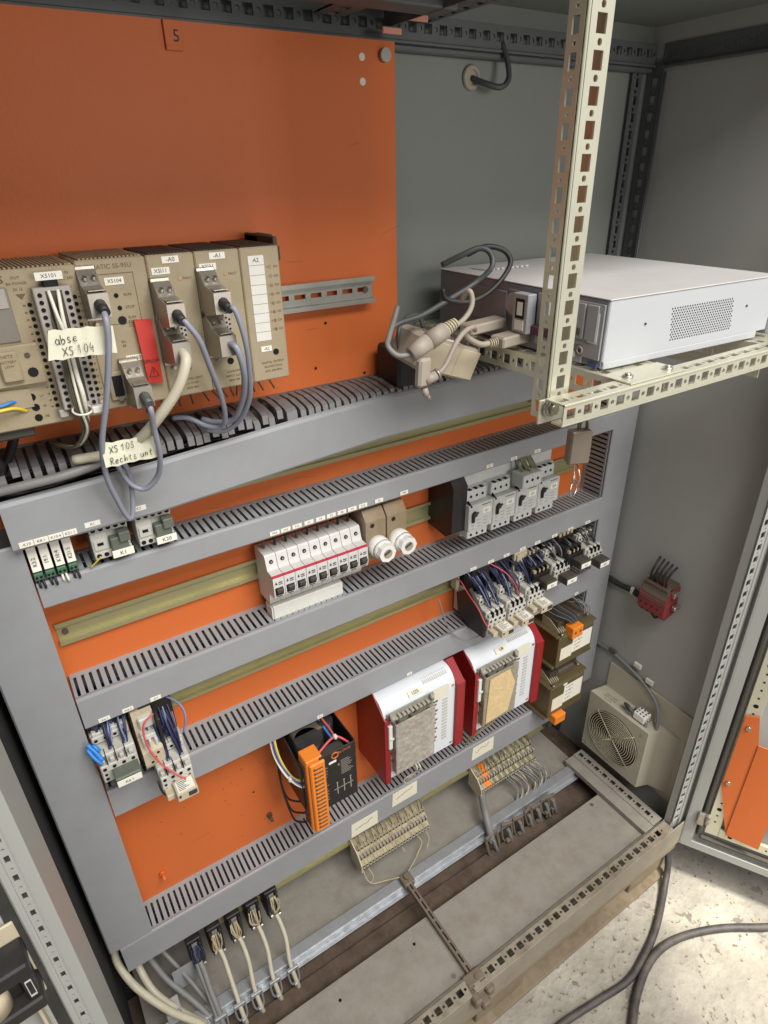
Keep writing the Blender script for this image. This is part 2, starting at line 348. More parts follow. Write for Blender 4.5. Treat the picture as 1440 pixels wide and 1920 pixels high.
# ================================================================ setting: floor
fl = MB(); fl.box(-2500, 4000, -1500, 3500, -20, 0)
o = fl.build('floor', 'concrete'); o['kind'] = 'structure'
pal = thing('pallet', 'rough wooden pallet under the steel enclosure', 'pallet', (0, 0, -1530))
for i, d in enumerate((335, 190, 20)):
    MB().box(-660, 548, d-60, d+28, 92, 122, 2).build('plank', 'wood', pal)
for x in (-600, 0, 470): MB().box(x-60, x+70, -20, 350, 12, 92, 2).build('block', 'wood', pal)
MB().box(-660, 548, 300, 366, 2, 12, 1).build('plank', 'wood', pal)
# ================================================================ enclosure
cab = thing('enclosure', 'large open grey-beige steel switch enclosure holding all the wiring devices', 'enclosure', (0, 0, 0))
def P_(name, m, fn, parent=cab):
    b = MB(); fn(b); return b.build(name, m, parent)
ZB, ZT = -1405, 205
P_('back_wall', 'back_grey', lambda b: b.box(-650, 550, -47, -45, ZB, ZT))
P_('side_wall', 'pebble', lambda b: b.box(550, 552, -47, 366, ZB, ZT))
P_('side_wall', 'pebble', lambda b: b.box(-652, -650, -47, 300, ZB, ZT))
P_('roof', 'back_grey', lambda b: (b.box(-652, 552, -47, 366, ZT, ZT+2), b.box(-648, 548, 250, 254, ZT-3, ZT)))
# right front post
def post(b):
    perf(b, (505, 355, ZB+80), (0, 0, 1), (1, 0, 0), 1500, 26, 2.0, r=2.4, sq=(13, 14))
    b.box(531, 553, 353, 360, ZB, ZT, 1.2); b.box(505, 531, 353, 355, ZB, ZB+80); b.box(506, 545, 338, 340, ZB+62, ZT); b.box(506, 507, 340, 353, ZB+62, ZT)
P_('front_post', 'pebble', post)
def postl(b):
    perf(b, (-631, 355, ZB+10), (0, 0, 1), (1, 0, 0), 1590, 8, 2.0, r=1.4, sq=(9, 4)); b.box(-623, -612, 353, 355, ZB+10, ZT)
    b.box(-637, -631, 350, 361, ZB, ZT, 1.5); b.box(-633, -616, 343, 345, ZB+10, ZT)
P_('front_post', 'frame_grey', postl)
P_('post_return', 'frame_grey', lambda b: b.box(-615, -613, 262, 353, ZB+10, ZT))
def sill(b):
    perf(b, (-600, 340, -1332), (1, 0, 0), (0, 1, 0), 1100, 27, 2.0, r=2.6, sq=(12.5, 12.5))
    b.box(-612, 552, 366, 369, ZB, -1330, 1.2); b.box(-600, 505, 339, 341, -1372, -1330); b.box(-612, 505, 338, 366, -1372, -1369)
P_('front_sill', 'sill_dusty', sill)
P_('bottom_plate', 'pebble_dusty', lambda b: (b.box(-612, 440, 203, 334, -1347, -1345), b.box(-612, 440, 203, 205, -1372, -1347), b.box(-612, 452, 334, 338, -1347, -1336, 1)))
P_('bottom_plate', 'pebble_dusty', lambda b: (b.box(-612, 470, -44, 104, -1353, -1351)))
P_('bottom_pan', 'dirt_floor', lambda b: (b.box(-650, 550, -45, 353, -1396, -1393)))
def mid(b):
    b.box(-560, 300, 150, 200, -1386, -1382, 1); b.box(-612, -600, 104, 330, -1385, -1345, 1)
P_('slide_plate', 'dirt_floor', mid)
P_('plate_screw', 'steel', lambda b: [b.cyl((x, d, -1345), (x, d, -1342.5), 4, 10) for x, d in ((405, 215), (-100, 320), (-560, 320))])
P_('plate_hole', 'hole', lambda b: [b.cyl((x, d, -1345), (x, d, -1344.7), 3.2, 10) for x, d in ((-130, 232), (-300, 235))])
# perforated rails round the inside
def sr(b): perf(b, (470, 95, -1330), (0, 1, 0), (1, 0, 0), 240, 32, 2.0); b.box(470, 502, 95, 336, -1346, -1344); b.box(440, 470, 95, 336, -1345, -1331, 1)
P_('side_rail', 'pebble_dusty', sr)
def tr(b):
    perf(b, (548, -20, 150), (0, 1, 0), (0, 0, 1), 370, 30, 2.0)
    b.box(540, 550, -20, 350, 146, 149); b.box(549.3, 549.9, -20, 350, 150, 180)
P_('roof_rail', 'zinc_dark', tr)
def br(b):
    perf(b, (-640, -28, 152), (1, 0, 0), (0, 0, 1), 1180, 28, 2.0); b.box(-640, 540, -45, -26, 148, 151); b.box(-640, 540, -45, -30, 140, 148, 2)
P_('roof_rail', 'zinc_dark', br)
def cp(b):
    perf(b, (500, -40, ZB+20), (0, 0, 1), (1, 0, 0), 1540, 26, 2.0); perf(b, (546, -40, ZB+20), (0, 0, 1), (0, 1, 0), 1540, 26, 2.0)
P_('corner_post', 'zinc_dark', cp)
def cpl_shade(b): perf(b, (-634, -8, ZB+20), (0, 0, 1), (1, 0, 0), 1540, 24, 2.0, sq=(9, 8)); b.box(-636, -634, -40, 342, ZB+20, ZT)
P_('corner_post', 'hole', cpl_shade)  # left post with an added sheet, blackened to paint the gap's deep shadow
P_('earth_rod', 'zinc_dark', lambda b: b.cyl((540, -5, -700), (540, -5, 140), 2.2, 8))
def rb(b):
    perf(b, (0, -20, 172), (0, 1, 0), (1, 0, 0), 370, 66, 2.0, rows=3); b.box(-2, 0, -20, 350, 160, 200); b.box(66, 68, -20, 350, 172, 200)
P_('roof_beam', 'zinc_dark', rb)
def rb2(b):
    perf(b, (-110, 0, 165), (0, 1, 0), (1, 0, 0), 330, 40, 2.0); b.box(-620, 20, 60, 100, 160, 172, 2)
P_('roof_beam', 'zinc_dark', rb2)
P_('lug', 'copper', lambda b: (b.box(-22, 6, 4, 8, 150, 157, 1), b.box(4, 34, 20, 24, 162, 170, 1)))
# ================================================================ doors
ang = math.atan2(-.87, .49)
dr = thing('enclosure_door', 'right grey door of the enclosure standing wide open with an orange plate inside', 'door', (541, 368, -1405), rot=(0, 0, ang))
# local: x along the door, d positive = towards the inner face (rotated frame)
def dpart(name, m, fn): return P_(name, m, fn, dr)
dpart('door_panel', 'pebble', lambda b: (b.box(0, 620, -22, -20, 0, 1600), b.box(0, 3, -20, 4, 0, 1600, .8), b.box(3, 620, -20, 4, 0, 3, .8), b.box(3, 24, 2, 4, 3, 1600), b.box(24, 620, 2, 4, 3, 22)))
dpart('gasket', 'rubber', lambda b: (b.box(28, 38, -19, -6, 36, 1600, 3), b.box(38, 620, -19, -6, 26, 36, 3)))
def dst(b):
    b.box(44, 72, -19, -10, 50, 1600, 1); b.box(72, 620, -19, -10, 50, 76, 1)
dpart('door_strip', 'zinc_perf', dst)
def dho(b):
    for k in range(70):
        r = 5 if k % 5 == 2 else 2.4
        b.cyl((58, -10, 95+k*21), (58, -9.6, 95+k*21), r, 10)
    for k in range(22): b.cyl((95+k*24, -10, 63), (95+k*24, -9.6, 63), 5 if k % 5 == 0 else 2.2, 10)
dpart('strip_hole', 'hole', dho)
def dor(b):
    b.prism([(46, -8, 214), (46, -8, 424), (70, -8, 430), (84, -8, 360), (84, -8, 72), (46, -8, 214)][:5], (0, 0, 0), (0, 2, 0))
    b.prism([(84, -6, 72), (84, -6, 358), (150, -2, 357), (150, -2, 69)], (0, 0, 0), (0, 2, 0))
    b.prism([(150, -2, 160), (150, -2, 357), (330, -2, 357), (330, -2, 160)], (0, 0, 0), (0, 2, 0))
dpart('mounting_bracket', 'orange', dor)
dpart('bracket_screw', 'steel', lambda b: (b.cyl((58, -6, 395), (58, -2, 395), 5, 10), b.cyl((56, -6, 230), (56, -2, 230), 5, 10)))
P_('hinge_bracket', 'steel', lambda b: (b.box(20, 34, 4, 12, 90, 130, 2), b.cyl((40, 8, 100), (40, 8, 126), 5, 10)), dr)
dl = thing('enclosure_door', 'left door of the enclosure, folded right back, with black lock case and beige rod', 'door', (-641, 352, -1405), rot=(0, 0, R(5)))
def dlp(name, m, fn): return P_(name, m, fn, dl)
dlp('door_panel', 'pebble', lambda b: (b.box(-620, -8, 0, 2, 0, 1600), b.box(-620, -8, 2, 10, 0, 3)))
dlp('lock_case', 'black', lambda b: (b.box(-60, -1, 6, 36, 762, 778, 2), b.box(-60, -1, 6, 36, 812, 830, 2), b.box(-12, -3, 8, 33, 778, 812, 1.5), b.box(-30, -13, 6, 22, 778, 812, 2)))
dlp('lock_roller', 'beige', lambda b: (b.cyl((-36, 22, 779), (-36, 22, 811), 13, 20)))
dlp('lock_plate', 'beige', lambda b: (b.box(-80, -2, 4, 7, 740, 850, 1), b.box(-24, -21, 4, 18, 856, 1500, .8), b.box(-14, -11, 4, 18, 20, 742, .8)))
dlp('latch_frame', 'starter', lambda b: (b.box(-9, -5, 33, 34, 784, 785), b.box(-9, -5, 33, 34, 805, 806), b.box(-9.5, -9, 33, 34, 784, 806), b.box(-5, -4.5, 33, 34, 784, 806)))
# ================================================================ mounting panel
mp = thing('backboard', 'orange sheet metal mounting panel covering the back of the enclosure', 'panel', (0, 0, -300))
P_('panel_sheet', 'orange', lambda b: b.prism([(-620, -3, 444), (0, -3, 444), (0, -3, -40), (545, -3, -40), (545, -3, -900), (-620, -3, -900)], (0, 0, 0), (0, 3, 0)), mp)
P_('panel_bolt', 'steel', lambda b: (b.cyl((-17, 0, 429), (-17, 7, 429), 7.5, 14)), mp)
P_('panel_hole', 'wire_white', lambda b: [b.cyl((-48, 0, z), (-48, .5, z), 4.2, 14) for z in (426, 401)], mp)
for x, z in ((-513, -782), (-308, -780)):
    P_('panel_stud', 'orange' if x < -400 else 'core', lambda b: (b.cyl((x, 0, z), (x, 16, z-1), 3.2, 10), b.cyl((x, 0, z), (x, 4, z), 6, 6)), mp)
tg = P_('label_tag', 'orange', lambda b: b.box(-286, -268, 0.5, 3.5, 418, 444, .5), mp)
text('5', 15, (-274, 4, 430), 'ink', tg)
def dus(b):
    for i in range(26): 
        x = random.uniform(-520, -280); z = random.uniform(-560, -800); b.cyl((x, 0, z), (x, .3, z), random.uniform(.6, 1.4), 6)
P_('paint_chip', 'core', dus, mp)
def scr(b):
    for i in range(30):
        x = random.uniform(-600, -20); z = random.choice((random.uniform(60, 420), random.uniform(-830, -480), random.uniform(-120, -70))); a = random.uniform(-.6, .6); l = random.uniform(6, 40)
        b.obox((x, 0, z), (l*math.cos(a), 0, l*math.sin(a)), (0, .12, 0), (.35*math.sin(a), 0, .35*math.cos(a)))
P_('scratch', 'core', scr, mp)['kind'] = 'stuff'
for x, z in ((-120, -180+300), (-140, 60), (-330, -700), (-60, 40), (-420, -560)): P_('drill_hole', 'hole', lambda b: b.cyl((x, 0, z), (x, .2, z), 2.2, 10), mp)
# ================================================================ wiring ducts
duct_wires = []
def hduct(label, x0, x1, zt, zb, D=60, cover_x=None, wires=8):
    h = zt-zb; t = thing('wiring_duct', label, 'wiring duct', (x0, 0, zb), 'grey slotted wiring ducts'); L = x1-x0
    w1 = MB(); ladder(w1, (0, 0, h-1.6), (1, 0, 0), (0, 1, 0), L, D-5); w1.build('slotted_wall', 'duct_slot', t)
    w2 = MB(); ladder(w2, (0, 0, 0), (1, 0, 0), (0, 1, 0), L, D-5); w2.build('slotted_wall', 'duct_slot', t)
    MB().box(0, L, 0, 1.5, 1.6, h-1.6).build('duct_base', 'duct_dark', t)
    c = MB(); a, b2 = (cover_x or (0, L)); c.xprism([(D-7, h+.8), (D-3, h+1.6), (D-1, h+.6), (D, h-2), (D, 1), (D-1.5, -1), (D-7, -1), (D-7, 1), (D-3, 2), (D-3, h-3), (D-7, h-1.4)], a, b2)
    c.build('duct_cover', 'duct', t)
    wb = MB()
    for k in range(wires):
        y = random.uniform(8, D-16); z = random.uniform(5, h-7)
        wb.tube([(x, y+random.uniform(-5, 5), min(h-5, max(4, z+random.uniform(-6, 6)))) for x in range(4, int(L)-4, 60)], 2.0, 5, True, 2)
    wb.build('wires', 'wire_blue', t)
    return t
def tags(duct, x0, zb, items, D=60.4, w=15, hh=6.5):
    for x, z, s in items:
        q = MB().box(x-x0-w/2, x-x0+w/2, D-.2, D+.7, z-zb-hh/2, z-zb+hh/2, .2).build('label_tag', 'label', duct)
        text(s, 4.6, (x-x0, D+.9, z-zb), 'ink', q)
B = hduct('grey slotted wiring duct running just above the row of white breakers', -552, 470, -416, -449)
tags(B, -552, -449, [(x, -443.5, s) for x, s in zip((-253, -236, -218, -199, -180, -162, -144, -126, -107, -78, -31, 147, 203, 260), ('F9A', 'F10', 'F1L', 'F1', 'F4', 'F7', 'F8', 'F9', 'F12', 'F5', 'F4F', 'Q1', 'Q2', 'Q3'))])
Cc = hduct('grey slotted wiring duct directly below the row of white breakers', -552, 470, -600, -650)
tags(Cc, -552, -650, [(x, -645, s) for x, s in ((123, 'K1'), (166, 'K2'), (205, 'K3'), (247, 'K4'), (287, 'K5'), (334, 'K6'), (380, 'K7'), (431, 'K8'), (-527, '-K6.1'), (-496, '-K6.2'), (-458, '-K7'))])
Dd = hduct('grey slotted wiring duct between the lowest relays and the red power units', -552, 470, -779, -832)
tags(Dd, -552, -832, [(-210, -826, 'T1'), (-21, -826, 'U2'), (430, -826, 'T2')], w=11)
Ee = hduct('lowest grey slotted wiring duct with handwritten paper tags on its cover', -560, 440, -1130, -1198, cover_x=(-48, 1000))
for x0, z0, s in ((-134, -1174, ''), (-34, -1153, ''), (182, -1155, '')):
    q = MB().prism([(x0-32+560, 60.4, z0-20+1198), (x0+32+560, 60.4, z0-20+1198), (x0+32+560, 60.4, z0+19+1198), (x0-30+560, 60.4, z0+19+1198)], (0, 0, 0), (0, .6, 0)).build('paper_tag', 'paper', Ee)
    b = MB(); b.tube([(x0+560-22+i*6, 61.2, z0+1198+random.uniform(-4, 4)+i*1.0) for i in range(8)], .45, 4, True, 3); b.build('handwriting', 'ink', q)
# duct A, with open fingers
A = thing('wiring_duct', 'topmost wide grey wiring duct with open fingers, below the beige controller', 'wiring duct', (-562, 0, -357), 'grey slotted wiring ducts')
fg = MB(); fg.xprism([(2, 91), (30, 92), (58, 88), (64, 85), (66, 74), (62, 73), (61, 81), (56, 84), (30, 89), (2, 88)], 0, 7.8)
f0 = fg.build('finger', 'finger', A); n_f = 0
for i in range(1, 74):
    x = i*11.0
    f = f0.copy(); COL.objects.link(f); f.parent = A
    jd = random.uniform(-1.2, 1.2); tl = random.uniform(-.02, .02)
    if i < 32: jd *= 3; tl *= 2.5
    f.location = T(x+jd*.5, 0, jd*.6); f.rotation_euler = (random.uniform(-.02, .02)*(3 if i < 32 else 1), tl*.5, 0)
MB().box(0, 862, 0, 2, 20, 92).box(0, 862, 2, 58, 20, 22).build('duct_base', 'duct_dark', A)
cv = MB()
xs = [0, 162, 353, 490, 862]; tp = [56, 62, 74, 80, 80]; bt = [0, 1, 12, 20, 20]; dd = [76, 76, 73, 71, 70]
for i in range(4):
    a, b2 = xs[i], xs[i+1]
    def prof(h, d, z0): return [(d-12, h-1), (d-5, h+2), (d-2, h), (d, h-4), (d, z0+1), (d-2, z0-2), (d-10, z0-2), (d-9, z0), (d-3.5, z0+2), (d-3.5, h-5), (d-12, h-3)]
    p0 = prof(tp[i], dd[i], bt[i]); p1 = prof(tp[i+1], dd[i+1], bt[i+1]); n = len(p0)
    cv.add([(a, d, z) for d, z in p0]+[(b2, d, z) for d, z in p1], [(k, (k+1) % n, n+(k+1) % n, n+k) for k in range(n)]+([tuple(range(n))] if i == 0 else [])+([tuple(range(n, 2*n))] if i == 3 else []))
cv.build('duct_cover', 'duct', A)
wb = MB()
for k in range(14):
    y = random.uniform(8, 50); z = random.uniform(26, 72)
    wb.tube([(x, y+random.uniform(-6, 6), z+random.uniform(-7, 7)) for x in range(0, 860, 55)], 2.6, 5, True, 2)
wb.build('wires', 'cable_black', A)
tags(A, -562, -357, [(-478, -349, 'K1'), (-425, -345, 'K2')], D=75.5, w=17)
tags(A, -562, -357, [(-548, -352, '-K10'), (-533, -352, 'K8.1'), (-518, -352, 'K10.4'), (-503, -352, 'K21.1')], D=76.4, w=14.5, hh=7)
# vertical ducts
VL = thing('wiring_duct', 'broad plain vertical wiring duct cover down the left side', 'wiring duct', (-624, 0, -1127), 'grey slotted wiring ducts')
c = MB(); c.obox((0, 55, 0), (70, 0, 0), (0, 6, 0), (0, 0, 768), 2.2); c.build('duct_cover', 'duct', VL)
MB().box(3, 5, 0, 55, 0, 765).box(64, 66, 0, 55, 0, 765).box(5, 64, 0, 2, 0, 765).build('duct_base', 'duct_dark', VL)
VR = thing('wiring_duct', 'vertical wiring duct with horizontal slots at the right of the panel', 'wiring duct', (468, 0, -1130), 'grey slotted wiring ducts')
c = MB(); c.obox((0, 54, 0), (70, 0, 0), (0, 6, 0), (0, 0, 830), 2); c.build('duct_cover', 'duct', VR)
w1 = MB(); ladder(w1, (0, 0, 0), (0, 0, 1), (0, 1, 0), 830, 54); w1.build('slotted_wall', 'duct_slot', VR)
MB().box(0, 70, 0, 1.5, 0, 830).box(68, 70, 1.5, 54, 0, 830).build('duct_base', 'duct_dark', VR)
# ================================================================ DIN rails
def rail(label, x0, x1, zc, m='zinc_yellow', d=0, slots=False, H=35.0, dep=7.5):
    t = thing('mounting_rail', label, 'mounting rail', (x0, d, zc-H/2), 'top hat mounting rails'); L = x1-x0
    h = H; b = MB()
    pr = [(1, 4.5), (dep-.9, 4.5), (dep-.9, 0), (dep, 0), (dep, 5.4), (1, 5.4)]
    if not slots:
        b.xprism([(0, 5), (dep-1, 5), (dep-1, 0), (dep, 0), (dep, 6), (1, 6), (1, h-6), (dep, h-6), (dep, h), (dep-1, h), (dep-1, h-5), (0, h-5)], 0, L)
    else:
        b.xprism([(0, 5), (dep-1, 5), (dep-1, 0), (dep, 0), (dep, 6), (0, 6)], 0, L); b.xprism([(0, h-6), (dep, h-6), (dep, h), (dep-1, h), (dep-1, h-5), (0, h-5)], 0, L)
        x = 0
        b.box(0, L, 0, 1, 6, h/2-3); b.box(0, L, 0, 1, h/2+3, h-6)
        while x < L: b.box(x, min(L, x+8), 0, 1, h/2-3, h/2+3); x += 24
    b.build('rail', m, t)
    s = MB()
    for x in (10, L-12): s.cyl((x, 1, h/2), (x, 4, h/2), 4, 10)
    s.build('screw', 'core', t); return t
rail('slotted steel mounting rail whose free end sticks out right of the beige controller', -560, -48, -140, 'rail_dull', d=8, slots=True, dep=9)
rail('yellow zinc mounting rail half hidden under the topmost duct', -556, 300, -369)
rail('yellow zinc mounting rail carrying the white breakers', -549, 430, -527.5)
rail('yellow zinc mounting rail visible between the third and fourth wiring ducts', -548, 430, -704)
tr5 = rail('dusty mounting rail below the lowest duct, carrying the terminal rows', -470, 420, -1247, 'zinc_yellow', d=22)
crl = thing('cable_clamp_rail', 'long galvanised channel rail lying across the enclosure bottom', 'rail', (-600, 104, -1351))
MB().box(0, 1060, 0, 22, 6, 8, .6).box(0, 1060, 22, 24, -8, 8, .6).box(0, 1060, 24, 34, -8, -6, .4).box(0, 1060, 0, 2, -6, 6).build('channel', 'galvanised', crl)
fr = thing('cross_bar', 'dark threaded bar running from the clamp rail forward to the front sill', 'bar', (-73, 122, -1338))
MB().box(-6.5, 6.5, 0, 225, -6, 5, 1).build('bar', 'metal_dusty', fr)
b = MB()
for k in range(9): b.box(-1.5, 1.5, 8+k*24, 26+k*24, 5, 5.6)
b.build('groove', 'hole', fr)['kind'] = 'stuff'
MB().box(-22, 20, 212, 236, -4, 9, 3).box(-26, -10, 232, 262, -16, 8, 3).box(6, 24, 226, 258, -18, 4, 3).box(-12, 8, 240, 268, -26, -6, 3).cyl((4, 228, 8), (4, 228, 12), 5, 8).build('end_bracket', 'metal_dusty', fr)
MB().box(-12, 14, -12, 14, -6, 9, 2).cyl((0, 0, 9), (0, 0, 16), 5, 8).build('end_clip', 'metal_dusty', fr)
# ================================================================ devices
# ---- miniature circuit breakers
def breaker():
    t = thing('circuit_breaker', '', 'circuit breaker', (0, 0, 0), 'white miniature circuit breakers in one row')
    b = MB(); b.xprism([(8, 0), (44, 0), (48, 8), (48, 20), (50, 22), (68, 24), (70, 30), (69, 58), (66, 62), (52, 63), (50, 68), (46, 84), (44, 86), (8, 86)], 0.25, 17.4); b.build('body', 'mcb', t)
    MB().box(.3, 17.35, 66.2, 69.7, 59.3, 62, .2).build('stripe', 'crimson', t)
    b = MB(); b.cyl((8.8, 44, 75), (8.8, 49.6, 75), 3.1, 12); b.cyl((8.8, 40, 14), (8.8, 48.4, 14), 3.1, 12); b.box(2, 15, 69.3, 70, 29, 42); b.build('recess', 'hole', t)
    MB().box(3.4, 14.2, 66, 75, 34, 41, 1.2).build('toggle', 'plc_dark', t)
    MB().cyl((8.8, 44, 75), (8.8, 49.9, 75), 1.8, 8).cyl((8.8, 20, 86), (8.8, 20, 86.6), 3, 10).build('screw', 'steel', t)
    b = MB(); b.prism([(3, 70.1, 48), (6.4, 70.1, 48), (4.7, 70.1, 53)], (0, 0, 0), (0, .2, 0)); b.box(8.5, 14.5, 70, 70.3, 47, 48); b.box(8.5, 14.5, 70, 70.3, 50, 51.4); b.box(4, 13, 69.7, 70.2, 26.5, 27.5); b.build('print', 'ink', t)
    return t
mc = breaker(); pos = ['the one at the far left end', 'second breaker from the left end', 'third breaker from the left end', 'fourth breaker from the left end', 'middle breaker, fifth from either end', 'fourth breaker from the fuse holders', 'third breaker from the fuse holders', 'second breaker from the fuse holders', 'breaker touching the first fuse holder']
for i in range(9):
    lo = (-268+i*18, 0, -571); lb = 'white miniature circuit breaker with red stripe, '+pos[i]
    r = mc if i == 0 else dup(mc, lo, lb)
    mc.location = T(-268, 0, -571+ZG); mc['label'] = 'white miniature circuit breaker with red stripe, '+pos[0]
    cable('short dark wire dropping from the duct into the top of the %s' % ['first', 'second', 'third', 'fourth', 'fifth', 'sixth', 'seventh', 'eighth', 'ninth'][i]+' white breaker', [(lo[0]+9, 24, -486), (lo[0]+8, 26, -468), (lo[0]+7, 20, -448)], 2.0, 'cable_black' if i % 3 else 'core', 'wire', 'wire')
bb = thing('busbar_comb', 'long white insulated comb bar hanging under the white breakers', 'busbar', (-264, 20, -612))
MB().obox((0, 0, 0), (122, 0, 0), (0, 26, 0), (0, 0, 34), 1.2).build('cover', 'white', bb); MB().box(-2, 0, 2, 24, 2, 32).build('end_cap', 'white', bb)
# ---- fuse holders with screw caps
def fuse(x, lab):
    t = thing('fuse_holder', lab, 'fuse holder', (x, 0, -562), 'dusty fuse holders with white screw caps')
    MB().xprism([(8, 6), (38, 2), (56, 12), (58, 84), (46, 100), (12, 104)], 0, 37).build('cover', 'neozed', t)
    MB().box(3, 34, 6, 40, 12, 92, 2).build('inner_block', 'plc_strip', t)
    MB().cyl((20, 50, 38), (20, 74, 38), 18, 28).cyl((20, 74, 38), (20, 80, 38), 18, 28, 15.5).build('cap_collar', 'ceramic', t)
    b = MB(); b.cyl((20, 80, 38), (20, 90, 38), 16, 8, 15.5, False); b.build('screw_cap', 'ceramic', t)
    MB().cyl((20, 90, 38), (20, 90.6, 38), 8, 18).build('window_ring', 'plug', t)
    MB().obox((14, 90.4, 36), (11, 0, 5), (0, .7, 0), (-2, 0, 4)).build('window', 'core', t)
    MB().cyl((12, 55, 76), (12, 58, 76), 4, 10).build('screw', 'slot_black', t)
    return t
fuse(-102, 'dusty see-through fuse holder with white screw cap next to the white breakers')
fuse(-62, 'dusty see-through fuse holder with white screw cap, outer one right of the pair')
cable('dark wire into the top of the first fuse holder', [(-84, 30, -470), (-92, 34, -455), (-92, 30, -440)], 2.6, 'cable_black', 'wire', 'wire')
cable('dark wire into the top of the outer fuse holder', [(-40, 30, -466), (-52, 34, -452), (-52, 30, -436)], 2.6, 'cable_black', 'wire', 'wire')
# ---- motor starters
def starter():
    t = thing('motor_starter', '', 'motor starter', (0, 0, 0), 'grey motor protection switches with black turn knobs')
    MB().box(0, 53, 5, 60, 0, 92, 1.5).box(.5, 54, 60, 79, 18, 68, 1.5).box(1, 46, 60, 76, 2, 18, 1).box(2, 46, 55, 69, 69, 92, 1.2).build('body', 'starter', t)
    b = MB()
    for k in range(3): b.cyl((9+k*13, 75, 9), (9+k*13, 76.5, 9), 2.6, 10); b.cyl((11+k*13, 68, 80), (11+k*13, 69.5, 80), 2.6, 10); b.box(7+k*13, 13+k*13, 62, 69, 91.6, 93)
    b.cyl((5, 68, 72), (5, 79.5, 65), 2.2, 10); b.build('terminal_hole', 'hole', t)
    MB().cyl((12, 78, 51), (12, 83, 51), 5, 14).obox((6, 83, 49), (12, 0, 4), (0, 3, 0), (-1.5, 0, 4), 1).obox((6, 79, 36), (5, 0, 0), (0, 5, 0), (0, 0, 14), 1).build('turn_knob', 'black', t)
    q = MB().box(30, 48, 79, 79.8, 46, 57, .2).build('label_plate', 'label', t)
    b = MB(); b.box(28, 48, 79, 79.3, 63, 64.4)
    for k in range(9): b.box(6+(k % 3)*13, 12+(k % 3)*15, 79, 79.3, 22+k*2, 22.5+k*2)
    b.build('print', 'ink', t)
    MB().box(44.5, 51, 6, 58, 1, 18).build('side_gap', 'black', t)
    return t
ms = starter(); ml = ['leftmost, with its dark side panel exposed', 'second from the left', 'the one with green wires on top', 'rightmost, nearest the vertical slotted duct']
for i in range(4):
    lo = (90+i*54.6, 0, -566); lb = 'grey motor protection switch with black turn knob, '+ml[i]
    if i == 0: ms.location = T(lo[0], lo[1], lo[2]+ZG); ms['label'] = lb; r = ms; 
    else: r = dup(ms, lo, lb)
    if i == 2:
        f = MB().box(0, 46, 62, 92, 74, 100, 1.5).build('feed_block', 'starter', r)
        b = MB()
        for k in range(3): b.cyl((9+k*13, 91, 88), (9+k*13, 92.5, 88), 2.8, 10)
        b.build('terminal_hole', 'hole', f)
        b = MB()
        for k in range(12): x = random.uniform(2, 44); b.tube([(x, random.uniform(60, 84), 99), (x+random.uniform(-6, 6), 66, 112), (x+random.uniform(-4, 4), 50, 124)], 2.2, 6)
        b.build('wires', 'terminal_green', f)
for i, r_ in enumerate([o for o in COL.objects if o.name.startswith('motor_starter')]): text('Q%d' % (i+1), 7, (39, 80.1, 51.5), 'ink', [c for c in r_.children if c.name.startswith('label_plate')][0])
bs = thing('busbar_comb', 'flat light grey busbar bridging the tops of the four motor switches', 'busbar', (84, 20, -476))
MB().obox((0, 6, 0), (226, 0, 0), (0, 24, 0), (0, 0, 28), 1).build('cover', 'starter', bs)
MB().box(0, 190, 0, 6, -14, 20).build('busbar_core', 'black', bs)
sb = thing('side_block', 'deep black block clamped to the left side of the motor switches', 'block', (62, 0, -558))
MB().xprism([(0, 4), (52, -2), (68, 10), (70, 96), (60, 108), (0, 112)], 0, 30).build('body', 'black', sb)
MB().cyl((12, 30, 109), (12, 30, 114), 5, 10).build('screw', 'core', sb)
# ---- small relays at the left
def miniplug(i, x, s, lab):
    t = thing('plug_relay', lab, 'relay', (x, 6, -415), 'slim plug-in relays with white name plates')
    MB().box(0, 10.6, 0, 50, 4, 62, 1).build('base', 'black', t)
    q = MB().obox((.8, 52, 16), (9.6, 0, 0), (0, 2, 1), (0, -4, 31), .2).build('name_plate', 'label', t)
    text(s, 6.5, (5.4, 52.8+1.4, 30), 'ink', q, rz=R(90))
    MB().box(0.3, 10.3, 44, 56, 6, 15, .6).build('terminal', 'green', t)
    MB().cyl((3, 55, 10), (3, 56.6, 10), 1.7, 8).cyl((7.6, 55, 10), (7.6, 56.6, 10), 1.7, 8).build('terminal_hole', 'hole', t)
    MB().tube([(4, 54, 5), (4, 56, -2), (5, 46, -12)], 1.4, 6).tube([(8, 54, 5), (9, 58, -3), (8, 46, -12)], 1.4, 6).build('wires', 'wire_white' if i == 2 else 'cable_black', t)
for i, (x, s) in enumerate(((-552, 'K3.2'), (-539.5, '19.1'), (-527, 'K10.4'), (-514.5, 'K21.5'))):
    miniplug(i, x, s, 'slim plug-in relay with white name plate, '+('leftmost of the four', 'second of the four from the left', 'third of the four, its wires white', 'rightmost of the four')[i])
